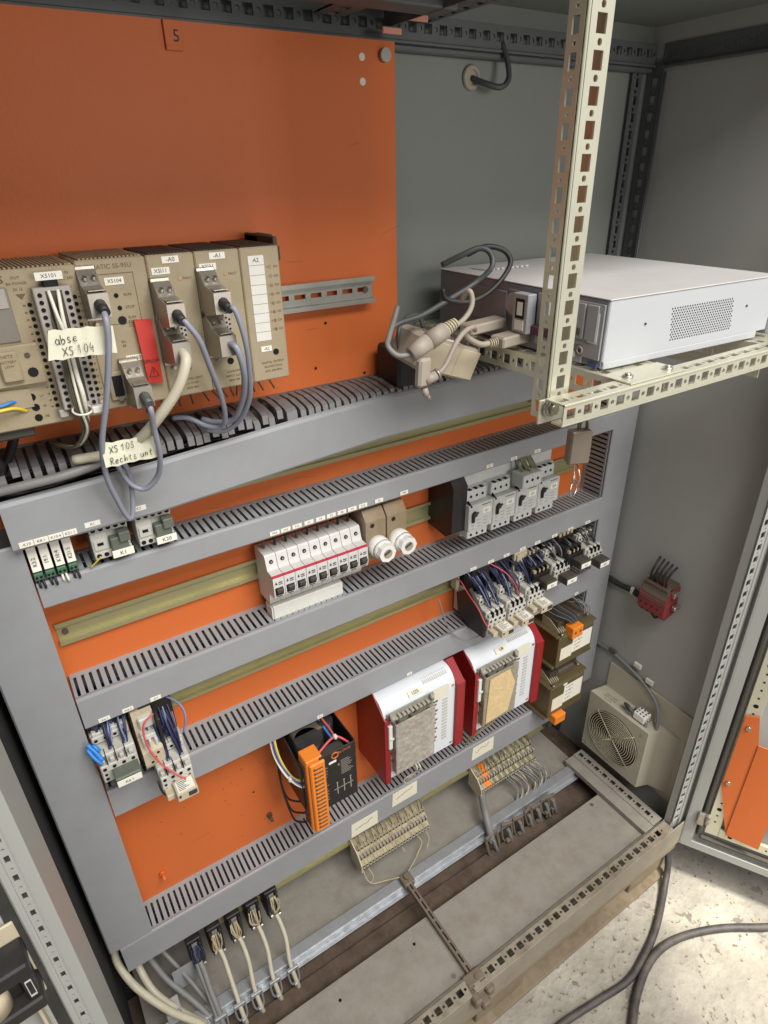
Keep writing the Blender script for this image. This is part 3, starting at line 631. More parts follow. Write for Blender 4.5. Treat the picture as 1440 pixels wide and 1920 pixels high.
# ---- plain contactors
def contactor(name='contactor', body='relay_grey', lab='', cap='grey_green', label='K1', D=62, grp=None, gy=None):
    t = thing(name, lab, 'contactor', (0, 0, 0), grp)
    MB().box(0, 44, 4, D-16, 0, 48, 1.5).box(0, 44, D-16, D-5, 1, 46, 1.2).box(0, 44, D-5, D, 36, 46, 1).box(0, 44, D-5, D, 1, 11, 1).box(0, 19, D-5, D, 11, 36, .8).box(2, 17, D, D+1.5, 14, 28, .5).build('body', body, t)
    b = MB()
    for k in range(5): b.cyl((5+k*8.6, D-1, 41), (5+k*8.6, D+.5, 41), 2.9, 10)
    for k in range(5): b.cyl((5+k*8.6, D-1, 6), (5+k*8.6, D+.5, 6), 2.9, 10)
    b.box(6, 13, D+1, D+1.8, 20, 24); b.build('terminal_hole', 'hole', t)
    MB().box(20, 40, D-4, D+8, 11, 28, 1.2).box(30, 43, D-2, D+12, 22, 35, 1).build('front_cap', cap, t)
    q = MB().box(19, 44, D+8, D+9.2, 2, 12, .3).build('label_plate', 'label', t)
    if label: text(label, 7, (31.5, D+9.5, 7), 'ink', q)
    return t
k1 = contactor(lab='pale grey contactor with white name plate, next to the slim plug-in relays', label='K1', grp='pair of pale contactors under the topmost duct')
k1.location = T(-484, 0, -406+ZG)
k2 = contactor(lab='pale grey contactor with white name plate, below the hanging lilac cable loops', label='K20', grp='pair of pale contactors under the topmost duct')
k2.location = T(-431, 0, -405+ZG)
cable('thin pale wire end sticking out below the first pale contactor', [(-478, 68, -398), (-484, 66, -404), (-492, 62, -412)], .9, 'wire_yellow', 'wire', 'wire')
# ---- stacked contactors with wire bundles
def big(name, lab, x, zt, timer=True, body='white', cap=None, label='K', wires='wire_blue', up=(0, 90), W=45, D=108, grp=None, nw=11):
    t = thing('contactor', lab, 'contactor', (x, 0, zt-74), grp)
    MB().box(0, W, 4, D-34, 0, 66, 1.5).box(0, W, D-34, D-8, 2, 48, 1.5).box(1, W-1, D-8, D, 24, 36, 1).box(1, W-1, D-8, D-2, 4, 24, 1).box(1, W-1, D-34, D-30, 51, 63, 1).build('body', body, t)
    b = MB()
    for k in range(4):
        xx = 6+k*(W-10)/3.2
        b.cyl((xx, D-.5, 30), (xx, D+.5, 30), 2.7, 10); b.cyl((xx, D-3, 10), (xx, D-1.5, 10), 2.6, 10); b.cyl((xx, D-3, 18), (xx, D-1.5, 18), 2.2, 8); b.cyl((xx, D-31, 57), (xx, D-29.5, 57), 2.5, 10)
    for k in range(3): b.box(11+k*(W-10)/3.2, 12.2+k*(W-10)/3.2, D-20, D+.4, 36.2, 48.4)
    b.build('terminal_hole', 'hole', t)
    MB().box(1, W-1, 4, min(54, D-40), 66, (-650-(zt-74)) if zt > -740 else 90).build('black_backing', 'black', t)  # plain black backing box behind the wires
    s = MB()
    for k in range(4):
        xx = 6+k*(W-10)/3.2; s.box(xx-3.2, xx+3.2, D-16, D-2, 37, 44, 1); s.box(xx-3, xx+3, D-40, D-31, 62, 70, 1)
    s.build('terminal_screw', 'relay_grey' if body != 'black' else 'terminal', t)
    if timer:
        q = MB().box(14, 44, D-6, D+24, 2, 18, 1).box(2, 14, D-4, D+14, 2, 12, 1).build('timer_module', 'beige', t)
        p = MB().box(17, 41, D+2, D+22, 18, 18.5).build('timer_label', 'label', q)
        pr = MB()
        for k in range(6): pr.box(19, 19+random.uniform(8, 20), D+4+k*3, D+5+k*3, 18.5, 18.7)
        pr.build('print', 'ink', q)
        MB().cyl((18, D+24, 12), (18, D+25, 12), 2, 8).box(30, 42, D+24, D+24.6, 6, 14).build('timer_socket', 'ink', t)
    else:
        MB().box(14, W-2, D-4, D+22, 8, 26, 1.5).build('front_cap', cap or 'plc_dark', t)
        q = MB().box(15, W-3, D+22, D+23, 11, 22, .4).build('label_plate', 'label', t)
        text(label, 6, (W/2+6, D+23.4, 16.5), 'ink', q)
    wm = MB(); zd = -652-(zt-74) if zt > -740 else 80
    wl = MB()
    for k in range(nw*2+6):
        xx = 4+(W-8)*((k % 4)+.5)/4+random.uniform(-2, 2); lo_ = k % 2
        p0 = (xx, D-12, 42) if lo_ else (xx, D-36, 67)
        x2 = xx+random.uniform(up[0]-9, up[0]+9); ze = zd+6; bow = random.uniform(.25, .75)
        zm = p0[2]+(ze-p0[2])*.5
        if ze-p0[2] < 14: ze = p0[2]+16; 
        dm = 34+(p0[1]-34)*bow+(10 if random.random() < .2 else 0)
        (wl if k % 5 == 1 else wm).tube([p0, (xx+random.uniform(-1.5, 1.5), p0[1]-5, p0[2]+8), ((xx+x2)/2+random.uniform(-3, 3), dm, zm+random.uniform(-2, 5)), (x2, 26+random.uniform(-12, 12), ze), (x2, 24, ze+14 if ze < zd+8 else ze+4)], 1.35, 5, True, 4)
    wm.build('wires', wires, t); wl.build('wires', 'wire_light' if wires == 'wire_blue' else 'cable_grey', t)
    return t
# left group
big('contactor', 'wired contactor with blue cable ties on its left, at lower left', -551, -662, False, 'relay_grey', 'grey_green', 'K6.1', up=(6, 0), D=88, W=50, nw=16)
t2 = thing('relay', 'narrow pale relay socket standing between the two wired contactors at lower left', 'relay', (-497, 0, -760))
MB().box(0, 36, 0, 50, 0, 104, 1.5).build('socket', 'core', t2)
MB().xprism([(50, 26), (86, 20), (88, 26), (88, 50), (66, 62), (62, 100), (50, 102)], 2, 30).build('body', 'beige', t2)
MB().box(6, 26, 62, 78, 64, 72, 1).box(6, 10, 66, 84, 52, 66, 1).box(14, 18, 66, 84, 52, 66, 1).box(22, 26, 66, 84, 52, 66, 1).box(8, 28, 60, 70, 78, 96, 2).build('terminal_block', 'dirty_white', t2)
MB().box(31, 35, 30, 86, 4, 100, .5).build('side_plate', 'black', t2)
b = MB()
for k in range(3): b.cyl((12+k*5, 87.5, 30+k*7), (12+k*5, 88.5, 30+k*7), 2.1, 8)
b.build('terminal_hole', 'hole', t2)
big('contactor', 'wired contactor with a beige timer module, ending over the open orange area at lower left', -484, -711, True, 'dirty_white', up=(-4, 0), D=106, nw=18, W=47)
cable('thin salmon red wire curving from the relay socket to the timer module at lower left', [(-468, 80, -652), (-484, 84, -662), (-487, 92, -690), (-478, 104, -720), (-462, 116, -744), (-452, 122, -752)], 1.5, 'wire_red', 'wire', 'wire')
cable('dark wire looping under the timer module at lower left', [(-487, 104, -752), (-484, 106, -778), (-472, 112, -786), (-458, 120, -768), (-452, 122, -780)], 1.4, 'cable_black', 'wire', 'wire')
cable('pale lilac wire arching out from the duct beside the timer module', [(-452, 40, -655), (-432, 70, -660), (-428, 84, -676), (-436, 90, -700)], 1.6, 'wire_light', 'wire', 'wire')
tb = thing('cable_tie', 'bright blue plastic ties knotted at the left edge of the lower left contactor', 'cable tie', (-556, 70, -668))
MB().tube([(0, 0, 0), (6, 8, -8), (12, 16, -22)], 3.2, 8).tube([(6, 4, 0), (12, 10, -10)], 3, 8).tube([(-2, 4, -4), (4, 14, -16), (10, 18, -26)], 2.4, 8).build('tie', 'blue', tb)
# right row
G1 = 'contactors with beige timer modules in the right-hand row'
big('contactor', 'wired contactor with beige timer module, leftmost of the right-hand row beside a black side plate', 126, -697, True, 'dirty_white', up=(-10, 0), grp=G1, nw=16)
big('contactor', 'wired contactor with beige timer module, middle of the three timer contactors on the right', 177, -694, True, 'dirty_white', up=(-12, 0), grp=G1, nw=16)
big('contactor', 'wired contactor with beige timer module, rightmost of the three', 226, -683, True, 'dirty_white', up=(-10, 0), grp=G1, nw=14)
G2 = 'contactors with dark push caps at the right end of the row'
for i, (x, bd, zt) in enumerate(((248, 'black', -652), (306, 'relay_grey', -664), (342, 'black', -640), (402, 'relay_grey', -660))):
    big('contactor', 'wired contactor with dark push cap, '+('black one beside the timer contactors', 'pale one between the two black ones', 'black one further right', 'pale one at the far right end of the row')[i], x, zt, False, bd, None, 'K%d' % (5+i), 'wire_blue' if i < 1 else 'cable_black', up=(-6, 0), D=96, grp=G2, nw=11)
sp = thing('side_plate', 'black plate with a red wire along its edge, left of the timer contactors', 'plate', (116, 0, -776))
MB().prism([(0, 24, 60), (0, 60, 88), (0, 104, 42), (0, 106, 2), (0, 60, 0), (0, 30, 18)], (0, 0, 0), (7, 0, 0)).build('plate', 'black', sp)
MB().box(-2, 6, 6, 26, 64, 98, 2).build('stopper', 'beige', sp)
MB().tube([(-1, 20, 92), (-1, 36, 92), (-1, 58, 78), (-1, 90, 60), (0, 106, 42), (6, 112, 30), (14, 112, 24)], 1.2, 6).build('wire', 'wire_red', sp)
cable('thin grey wire hanging in a loop below the black side plate', [(60, 40, -700), (70, 60, -760), (96, 76, -790), (124, 90, -782)], 1.4, 'cable_grey', 'wire', 'wire')
rl = thing('relay', 'small pale relay with a writing label, high up behind the timer contactors', 'relay', (228, 4, -690))
MB().box(0, 34, 0, 56, 0, 40, 1.5).box(4, 30, 56, 60, 12, 36, .8).build('body', 'beige', rl)
cable('thin red-brown wire crossing the bundle to the second timer module', [(165, 40, -652), (192, 74, -672), (206, 92, -700), (214, 104, -740)], 1.4, 'wire_red', 'wire', 'wire')
# ---- transformer power supply
ps = thing('power_supply', 'open black transformer power supply with a copper-coloured mark on its front', 'power supply', (-306, 0, -968))
MB().box(58, 126, 126, 128, 0, 128, .5).box(124, 126, 4, 126, 0, 130, .5).box(30, 124, 2, 4, 10, 130).box(58, 124, 4, 126, 0, 2).prism([(30, 4, 2), (30, 110, 2), (30, 110, 100), (30, 4, 130)], (0, 0, 0), (2, 0, 0)).build('housing', 'black', ps)
MB().box(40, 112, 12, 70, 30, 128, 3).build('transformer_core', 'core', ps)
MB().cyl((62, 80, 40), (62, 80, 128), 24, 24).cyl((42, 94, 30), (42, 94, 100), 11, 20).cyl((104, 60, 60), (104, 60, 130), 14, 16).build('capacitor', 'black', ps)
MB().box(62, 112, 96, 122, 60, 112, 1).build('inner_board', 'plc_dark', ps)
q = MB().box(74, 88, 128, 128.6, 102, 107, .3).build('label_tag', 'label', ps)
b = MB(); b.ring((86, 128.4, 118), (0, 1, 0), 6, 1.4, 20, 5); b.build('logo', 'ink_copper', ps)
text('BLOCK', 8, (104, 128.5, 120), 'ink_copper', ps)
b = MB()
for k in range(3): b.box(86+k*13, 87.5+k*13, 128, 128.4, 22, 50); b.box(80+k*13, 92+k*13, 128, 128.4, 35, 36); b.cyl((86.7+k*13, 128, 50), (86.7+k*13, 128.4, 50), 1.8, 8)
for k in range(12): b.box(62, 62+random.uniform(5, 9), 128, 128.3, 20+k*7, 20.8+k*7)
for k in range(9): b.box(96, 96+random.uniform(12, 24), 128, 128.3, 66+k*4, 66.7+k*4)
b.build('print', 'plc_strip', ps)
MB().cyl((92, 128, 92), (92, 128.6, 92), 2.4, 8).build('rivet', 'steel', ps)
ot = thing('terminal_strip', 'tall bright orange terminal strip on the left front of the black power supply', 'terminal strip', (-276, 96, -1010))
MB().box(4, 34, 0, 30, 0, 172, 1.5).box(8, 36, 30, 36, 0, 166, 2).build('body', 'orange_plastic', ot)
b = MB()
for k in range(16): b.box(14, 31, 35.8, 36.6, 8+k*9.6, 10.6+k*9.6); b.box(3.2, 4.6, 5, 24, 6+k*9.6, 11+k*9.6); b.box(14, 17, 36, 36.8, 8+k*9.6, 13+k*9.6)
b.build('wire_slot', 'core', ot)
cable('pink wire arching over the open top of the black power supply', [(-262, 122, -866), (-258, 122, -852), (-236, 112, -842), (-205, 104, -838), (-186, 116, -852)], 2.1, 'wire_red', 'wire', 'wire')
cable('dark blue wire running with the pink one over the power supply', [(-258, 118, -870), (-252, 118, -856), (-232, 108, -846), (-206, 100, -842), (-188, 110, -856)], 1.9, 'wire_blue', 'wire', 'wire')
cable('second pink wire rising from the power supply into the duct', [(-206, 104, -838), (-204, 80, -839), (-206, 50, -836), (-206, 40, -825)], 2.1, 'wire_red', 'wire', 'wire')
cable('light blue wire rising from the power supply into the duct', [(-210, 102, -841), (-210, 78, -842), (-211, 50, -838), (-212, 40, -825)], 2.1, 'blue', 'wire', 'wire')
for k, (m, lab) in enumerate((('wire_white', 'white'), ('wire_light', 'lilac'), ('wire_blue', 'dark blue'), ('wire_light', 'pale violet'), ('wire_yellow', 'yellow'))):
    o_ = 1.6*k
    cable(lab+' wire bowing from the duct down to the orange terminal strip', [(-296+o_, 36, -800), (-302+o_, 60+o_, -856), (-294+o_*1.4, 86, -892-o_), (-278+o_*.5, 104, -912+o_*2), (-270, 112, -908+o_*3)], 1.7, m, 'wire', 'wire')
for k, z in enumerate((-935, -965, -990)):
    cable('black wire drooping behind the orange terminal strip, '+('topmost', 'middle', 'lowest')[k]+' of three', [(-290+k*3, 40, -880), (-292, 50, -950), (-286+k*2, 60, z-50), (-276, 92, z-30), (-272, 100, z-22)], 1.8, 'cable_black', 'wire', 'wire')
for k, p in enumerate(((-205, 104, -838), (-259, 122, -853), (-290, 92, -898))):
    o = MB().box(-3, 3, -4, 4, -4, 4, 1.5).build('cable_tie', 'tie'); o.location = T(p[0], p[1], p[2]+ZG); o['category'] = 'cable tie'
    o['label'] = ('white cable tie on the pink wires, above the middle of the power supply', 'white cable tie at the left end of the pink wire', 'white cable tie round the wires left of the orange strip')[k]
# ---- red power units
def unit(x, lab, dusty, s):
    t = thing('power_unit', lab, 'power unit', (x, 0, -1032))
    pl = [(0, 0), (102, 0), (102, 168), (64, 200), (0, 200)]
    MB().prism([(0, d, z) for d, z in pl], (0, 0, 0), (2.2, 0, 0)).box(0, 12, 101, 103, 0, 166, .6).build('side_plate', 'red', t)
    MB().prism([(0, d, z) for d, z in pl], (166, 0, 0), (2.2, 0, 0)).box(166, 185, 101, 103, 0, 166, .6).prism([(185, 103, 0), (185, 103, 166), (178, 64, 200), (178, 62, 0)], (0, 0, 0), (1.5, 0, 0)).prism([(168, 64, 200), (184, 64, 200), (185, 103, 166), (168, 103, 166)], (0, 0, 0), (0, 0, 1.5)).build('side_plate', 'red', t)
    pr = [(0, 4)]+[(97, 4), (97, 160)]+[(97-34*(1-math.cos(a*math.pi/16)), 160+36*math.sin(a*math.pi/16)) for a in range(1, 9)]+[(0, 196)]
    c = MB(); c.xprism(pr, 2.4, 165.8); c.build('cover', 'hood_white', t)
    q = MB().prism([(62, 84, 189.6), (92, 84, 189.6), (92, 92, 182), (62, 92, 182)], (0, 0, 0), (0, .8, .8)).build('label_tag', 'paper', t)
    tx = text(s, 9, (77, 89.4, 187.3), 'ink', t); tx.rotation_euler = (R(45), 0, 0)
    # electronics in front
    MB().box(8, 112, 97.2, 100, 24, 176, .4).build('board', 'pcb', t)
    cm = MB()
    for k in range(60):
        a = random.uniform(12, 104); z = random.uniform(30, 168); cm.box(a, a+random.uniform(2, 8), 100, 100+random.uniform(2, 9), z, z+random.uniform(2, 7), .3)
    cm.build('components', 'core', t)
    tr = MB()
    for k in range(9): tr.box(19+k*9, 25+k*9, 100, 110, 166, 170, .5)
    tr.cyl((14, 108, 166), (14, 108, 180), 5, 12).cyl((104, 106, 168), (104, 106, 180), 4, 12); tr.build('connector_row', 'plc_strip', t)
    MB().box(6, 14, 100, 108, 96, 154, .8).box(9, 16, 108, 110, 120, 124).build('plug_strip', 'white', t)
    MB().box(19, 106, 112, 114, 28, 158, .8).box(17, 19, 100, 114, 28, 158).box(19, 104, 100, 112, 26, 28).build('clear_cover', 'clear_dusty' if dusty else 'clear', t)
    lb = MB()
    for k in range(15): lb.box(112, 118+(k % 3)*3, 97.2, 97.9, 32+k*8, 36+k*8)
    lb.build('print', 'ink_brown', t)
    MB().box(112, 150, 97.1, 97.8, 150, 176).build('rating_plate', 'paper', t)
    hv = MB()
    for k in range(13): hv.prism([(100+k*4.4, 70.5, 194.4), (102+k*4.4, 70.5, 194.4), (102+k*4.4, 84, 189.4), (100+k*4.4, 84, 189.4)], (0, 0, 0), (0, .6, .6))
    hv.build('vent_slot', 'relay_grey', t)
    MB().cyl((8, 97, 166), (8, 98, 166), 3, 10).cyl((160, 97, 166), (160, 98, 166), 3, 10).cyl((160, 97, 12), (160, 98, 12), 3, 10).build('screw', 'steel', t)
    rr = MB()
    for k in range(14): rr.box(136, 148, 97.1, 97.9, 34+k*8, 39+k*8, .2)
    rr.build('led_row', 'relay_grey', t)
    if not dusty:
        MB().prism([(24, 114.4, 34), (84, 114.4, 38), (98, 114.4, 110), (80, 114.4, 152), (28, 114.4, 150)], (0, 0, 0), (0, 1.5, 0)).build('torn_sticker', 'foam', t)
    return t
unit(-105, 'red power unit with white cover and dusty lid, next to the black power supply', True, 'U25')
unit(107, 'red power unit with a torn beige sticker on its lid, next to the transformers', False, 'U8')
cable('pale wires hanging from the bottom of the first red unit', [(-42, 104, -1004), (-34, 106, -1030), (-30, 90, -1060), (-44, 76, -1085), (-38, 70, -1110)], 1.6, 'wire_white', 'wire', 'wire')
cable('pale wire hanging beside the other one under the first red unit', [(-36, 104, -1004), (-26, 106, -1034), (-24, 88, -1066), (-36, 74, -1092)], 1.5, 'wire_white', 'wire', 'wire')
for k in range(3):
    cable('brown wire drooping under the second red unit, '+('left', 'middle', 'right')[k]+' of three', [(150+k*14, 100, -1006), (146+k*14, 92, -1040), (136+k*12, 70, -1080), (140+k*12, 50, -1126)], 1.5, 'wire_pale', 'wire', 'wire')
# ---- transformers
def trafo(x, z0, h, lab, under, s):
    t = thing('transformer', lab, 'transformer', (x, 0, z0)); Wd = 110
    MB().obox((0, 6, 0), (Wd, 0, 0), (0, 94, 0), (0, 0, h), 2).build('shroud', 'brass_paint', t)
    MB().box(-8, Wd+8, 8, 96, -3, 2, .6).box(-8, Wd+8, 2, 98, h, h+5, .8).build('clamp_plate', 'brass_paint', t)
    c = MB()
    for k in range(6): c.box(8+k*5, 11+k*5, 18, 84, h+5, h+30, .3)
    c.box(36, 88, 16, 84, h+5, h+24, 3); c.build('winding', 'core', t)
    f = MB()
    for k in range(5): f.prism([(6+k*5.5, 92, h+5), (6+k*5.5, 92, h+9), (6+k*5.5, 60, h+26), (6+k*5.5, 40, h+26), (6+k*5.5, 40, h+5)], (0, 0, 0), (2, 0, 0))
    f.build('winding_edge', 'terminal', t)
    if not under: MB().box(26, 58, 88, 112, h-6, h+22, 1.5).build('terminal_block', 'orange_plastic', t); MB().box(31, 37, 111.8, 112.4, h+6, h+12).box(46, 52, 111.8, 112.4, h+6, h+12).build('wire_slot', 'core', t)
    else: MB().box(12, 46, 92, 114, -16, 8, 1.5).build('terminal_block', 'orange_plastic', t)
    a, b2 = (8, 104)
    MB().prism([(a, 100.2, h*.22), (44, 100.2, h*.22), (44, 100.2, h*.62), (a, 100.2, h*.62)], (0, 0, 0), (0, .5, 0)).build('side_label', 'paper', t)
    q = MB().prism([(44, 100.2, h*.30), (b2, 100.2, h*.30), (b2, 100.2, h*.86), (44, 100.2, h*.86)], (0, 0, 0), (0, .5, 0)).build('rating_plate', 'label', t)
    for k in range(4):
        text(('P 100 VA', 'pri 400 V', 'sec 24 V', 'ta 40 C')[k], 6.2, (50, 101, h*.30+h*.48*(1-k/4)), 'ink_red' if k > 1 else 'ink', q, align='LEFT')
    MB().cyl((6, 99, h+5), (6, 99, h+12), 4, 8).cyl((Wd-4, 80, h+5), (Wd-4, 80, h+12), 4, 8).build('bolt', 'steel', t)
    q = MB().box(40, 52, 100.1, 100.8, h-10, h-4, .3).build('label_tag', 'label', t)
    return t
trafo(346, -972, 84, 'upper brass-coloured transformer with an orange plug on top, right of the red units', False, 'T2')
trafo(342, -1124, 92, 'lower brass-coloured transformer with an orange plug below its label', True, 'T3')
for k in range(6):
    cable('dark wire bowing into the orange plug on the upper transformer, '+('first', 'second', 'third', 'fourth', 'fifth', 'sixth')[k]+' of the bunch', [(340+k*9, 30, -830), (350+k*8, 66, -842), (366+k*6, 92, -848), (378+k*3, 104, -856)], 1.7, 'cable_black' if k % 2 else 'cable_slate', 'wire', 'wire', 'dark wires into the orange plug')
b = thing('wire_bundle', 'tangle of clear-sleeved wires right of the orange plug on the upper transformer', 'wires', (420, 80, -850))
mbb = MB()
for k in range(9): mbb.tube([(random.uniform(-10, 6), random.uniform(-40, 0), random.uniform(6, 22)), (random.uniform(0, 20), random.uniform(0, 10), random.uniform(-6, 16)), (random.uniform(0, 24), random.uniform(0, 20), random.uniform(-26, -4))], 1.1, 5)
mbb.build('wires', 'cable_grey', b)
# ================================================================ controller modules
def ribs(name, x0, x1, m, parent, ox, d0=12, d1=101, z=0, n=12, slant=6):
    b = MB()
    for k in range(n):
        x = x0+(x1-x0-3)*k/(n-1); b.prism([(x, d0, z), (x+2.2, d0, z), (x+2.2+slant, d1, z), (x+slant if x+slant < x1 else x1, d1, z)], (0, 0, 0), (0, 0, 2))
    return b.build(name, m, parent)
def module(x, w, lab, D=105, z=-211, h=144, top='plc_dark'):
    t = thing('controller_module', lab, 'controller', (x, 8, z), 'beige controller modules'); D = D-8
    MB().box(.5, w-.5, 0, D-6, 0, h, 1.2).box(.3, w-.3, D-6, D, -1, h+1, 1.4).build('housing', 'plc', t)
    if top == 'plc_dark': MB().box(1, w-1, 4, D-8, h, h+1).build('vent_floor', 'plc_dark', t)
    ribs('vent_rib', 1, w-6, top, t, 0, 4, D-8, h, max(6, int(w/4)), 5)
    return t
def label(parent, x0, x1, z0, z1, d, s=None, size=5, m='label', ink='ink', name='label_tag', rz=0, shear=0):
    q = MB().box(x0, x1, d, d+.6, z0, z1).build(name, m, parent)
    if s: text(s, size, ((x0+x1)/2, d+.8, (z0+z1)/2), ink, q, rz=rz, shear=shear)
    return q
def dots(parent, pts, r, d, m='hole', name='socket_hole'):
    b = MB()
    for x, z in pts: b.cyl((x, d-.5, z), (x, d+.4, z), r, 10)
    return b.build(name, m, parent)
D = 97
# CPU module, left (forward) half
c1 = module(-650, 213, 'wide beige controller module at far left with a long light grey terminal strip', D=113, z=-212, h=143, top='plc')
dd_ = 105
MB().prism([(0, dd_-4, 20), (0, dd_-4, 46), (147, dd_-4, 38), (147, dd_-4, 20)], (0, 0, 0), (0, 6, 0)).build('step', 'plc', c1)
w = MB().box(104, 152, dd_, dd_+2, 82, 130, .6).build('battery_window', 'window', c1)
MB().box(104, 150, dd_+2, dd_+3, 112, 129, .4).build('window_shade', 'plc_strip', w)
text('SIEMENS', 9, (133, dd_+.4, 136), 'ink', c1, sx=1.1)
MB().box(120, 164, dd_, dd_+7, 42, 80, 1.5).box(128, 145, dd_+7, dd_+12, 48, 76, 1.5).build('switch_block', 'plc', c1)
text('NETZ', 4, (136, dd_+12.3, 72), 'ink_brown', c1); text('BATTERY', 3.4, (136, dd_+12.3, 67), 'ink_brown', c1); text('LOW', 3.4, (136, dd_+12.3, 63), 'ink_brown', c1)
dots(c1, [(153, 70)], 2.6, dd_+7.3, 'core', 'indicator'); dots(c1, [(154, 54)], 4.6, dd_+7.3, 'slot_black', 'knob')
dots(c1, [(147, 29), (148, 18.5), (148, 8)], 3.6, dd_+.3)
for k, s in enumerate(('L+', 'M', 'PE')): text(s, 3.6, (156, dd_+.6, 29-10.4*k), 'ink_brown', c1)
text('OUT', 3.6, (161, dd_+.4, 137), 'ink_brown', c1); text('BA POWER', 3.4, (161, dd_+.4, 132), 'ink_brown', c1); text('DI 16', 3.4, (161, dd_+.4, 127), 'ink_brown', c1)
text('IN', 3.6, (204, dd_+.4, 138), 'ink_brown', c1); text('DC 24V', 3.6, (203, dd_+.4, 133), 'ink_brown', c1)
MB().prism([(158, dd_+.2, 123), (166, dd_+.2, 123), (162, dd_+.2, 118)], (0, 0, 0), (0, .3, 0)).prism([(199, dd_+.2, 126), (206, dd_+.2, 126), (202.5, dd_+.2, 122)], (0, 0, 0), (0, .3, 0)).build('print', 'ink_brown', c1)
st = MB().box(171, 203, dd_, dd_+14, 14, 128, 1).build('terminal_frame', 'plc_strip', c1)
MB().box(181, 195, dd_+13.6, dd_+14.3, 20, 125).build('wire_channel', 'plc_dark', st)
dots(st, [(176, 122-k*6.5) for k in range(17)]+[(199, 122-k*6.5) for k in range(17)], 2.0, dd_+14.3)
dots(c1, [(167, 113-k*6.4) for k in range(16)]+[(206.5, 116-k*6.4) for k in range(16)], 1.9, dd_+.3)
b = MB()
for k in range(16):
    b.box(161.4, 163.6, dd_, dd_+.3, 112-k*6.4, 113.4-k*6.4); b.box(209.4, 210.8, dd_, dd_+.3, 115-k*6.4, 116.4-k*6.4)
b.build('print', 'ink_brown', c1)
MB().box(181, 194, dd_, dd_+11, 126, 138, 1.5).build('release_clip', 'slot_black', st)
label(c1, 176, 199, 134, 141, dd_+11, 'X5101', 5)
MB().box(166, 174, dd_-2, dd_+10, 6, 14, 1).box(204, 211, dd_-2, dd_+12, 8, 17, 1.5).build('strip_foot', 'plc_strip', c1)
ex = thing('cable_plug', 'grey plug with a blue and a yellow wire at the far left, below the controller', 'plug', (-560, 60, -228))
MB().box(0, 52, 0, 46, 4, 34, 2).box(10, 56, 0, 36, 14, 30, 2).build('body', 'plc_dark', ex)
cable('light blue wire running into the plug at the far left', [(-560, 126, -184), (-531, 120, -185), (-520, 116, -184), (-508, 104, -190)], 1.5, 'blue', 'wire', 'wire')
cable('yellow wire running into the plug at the far left', [(-560, 126, -190), (-533, 125, -188), (-520, 121, -189), (-510, 112, -196)], 1.7, 'wire_yellow', 'wire', 'wire')
cable('thick black cable dropping behind the far left end of the controller', [(-512, 40, -200), (-523, 60, -225), (-534, 50, -252), (-549, 46, -276)], 5, 'cable_black')
cable('second thick dark cable at the far left, slanting into the topmost duct', [(-560, 66, -238), (-548, 60, -262), (-556, 54, -290)], 5, 'cable_black')
# CPU module, right half
c2 = module(-437, 66, 'beige controller module with two metal plugs and a red flag switch', z=-211, h=144, top='plc')
text('SIMATIC S5-95U', 6, (31, D+.3, 138), 'ink_brown', c2)
MB().box(2, 19, D, D+.8, 90, 132).build('port_recess', 'slot_black', c2)
f = MB(); f.box(20, 52, D, D+.4, 131, 131.6); f.box(51.5, 52, D, D+.4, 84, 131.6); f.box(20, 52, D, D+.4, 83.5, 84); f.build('print', 'ink_brown', c2)
label(c2, 24, 42, 121, 128, D, 'X5104', 5)
dots(c2, [(32, 111), (33, 99)], 2.2, D+.4); dots(c2, [(33, 87)], 4.2, D+.6, 'slot_black', 'mode_switch')
for s, z in (('RUN', 111), ('STOP', 99), ('RUN', 89), ('STOP', 85), ('COPY', 81)): text(s, 3.6, (43, D+.4, z), 'ink_brown', c2)
for s, z in (('BA', 66), ('BE', 62)): text(s, 3.6, (30, D+.4, z), 'ink_brown', c2)
label(c2, 29, 45, 45.5, 51.5, D, 'XS103', 5); text('PG', 4, (36, D+.4, 40), 'ink_brown', c2)
MB().box(6, 24, D, D+3, 8, 38, 1).build('port_frame', 'plc', c2); MB().box(10, 20, D+2.4, D+3.4, 12, 34, .5).build('port_socket', 'slot_black', c2)
MB().cyl((15, D+3, 10), (15, D+5, 10), 2.6, 10).build('screw', 'steel', c2)
rf = MB(); rf.prism([(43, D+.5, 86), (60, D+.5, 85), (60, D+2, 20), (45, D+2, 22)], (0, 0, 0), (0, 5, 0)); rf = rf.build('memory_flag', 'red_flag', c2)
text('EPROM', 5, (52, D+7.4, 44), 'ink', rf); q = MB()
q.tube([(47, D+7.2, 28), (52, D+7.2, 38), (57, D+7.2, 28), (47, D+7.2, 28)], .45, 4, False, 1); q.box(51.6, 52.4, D+7, D+7.5, 31, 34.6); q.build('warning_sign', 'ink', rf)
# A0, A1, A2
def iomod(x, w, a, b2, lab, foot):
    t = module(x, w, lab); label(t, 16, 33, 136.5, 143, D, a, 6); label(t, 4, 22, 126.5, 133, D, b2, 5.5)
    dots(t, [(31, 121)], 1.7, D+.3, 'brass', 'indicator'); text('FAULT', 3.2, (39, D+.4, 121), 'ink_brown', t); dots(t, [(24, 29)], 3.8, D+.3)
    for k, s in enumerate(foot): text(s, 3.6, (26, D+.4, 17-5*k), 'ink_brown', t)
    return t
iomod(-371, 49, '-A0', 'XSI11', 'beige controller module tagged A0 with one lilac and one thick beige cable', ('ANALOG CONT', '2 x +/-10V', '6ES5 464'))
iomod(-322, 49, '-A1', 'XSI21', 'beige controller module tagged A1 with two lilac cables', ('COUNTER', 'INPUT 2x5V', '6ES5 385'))
a2 = module(-273, 46, 'beige output module tagged A2 with a column of blank white name strips')
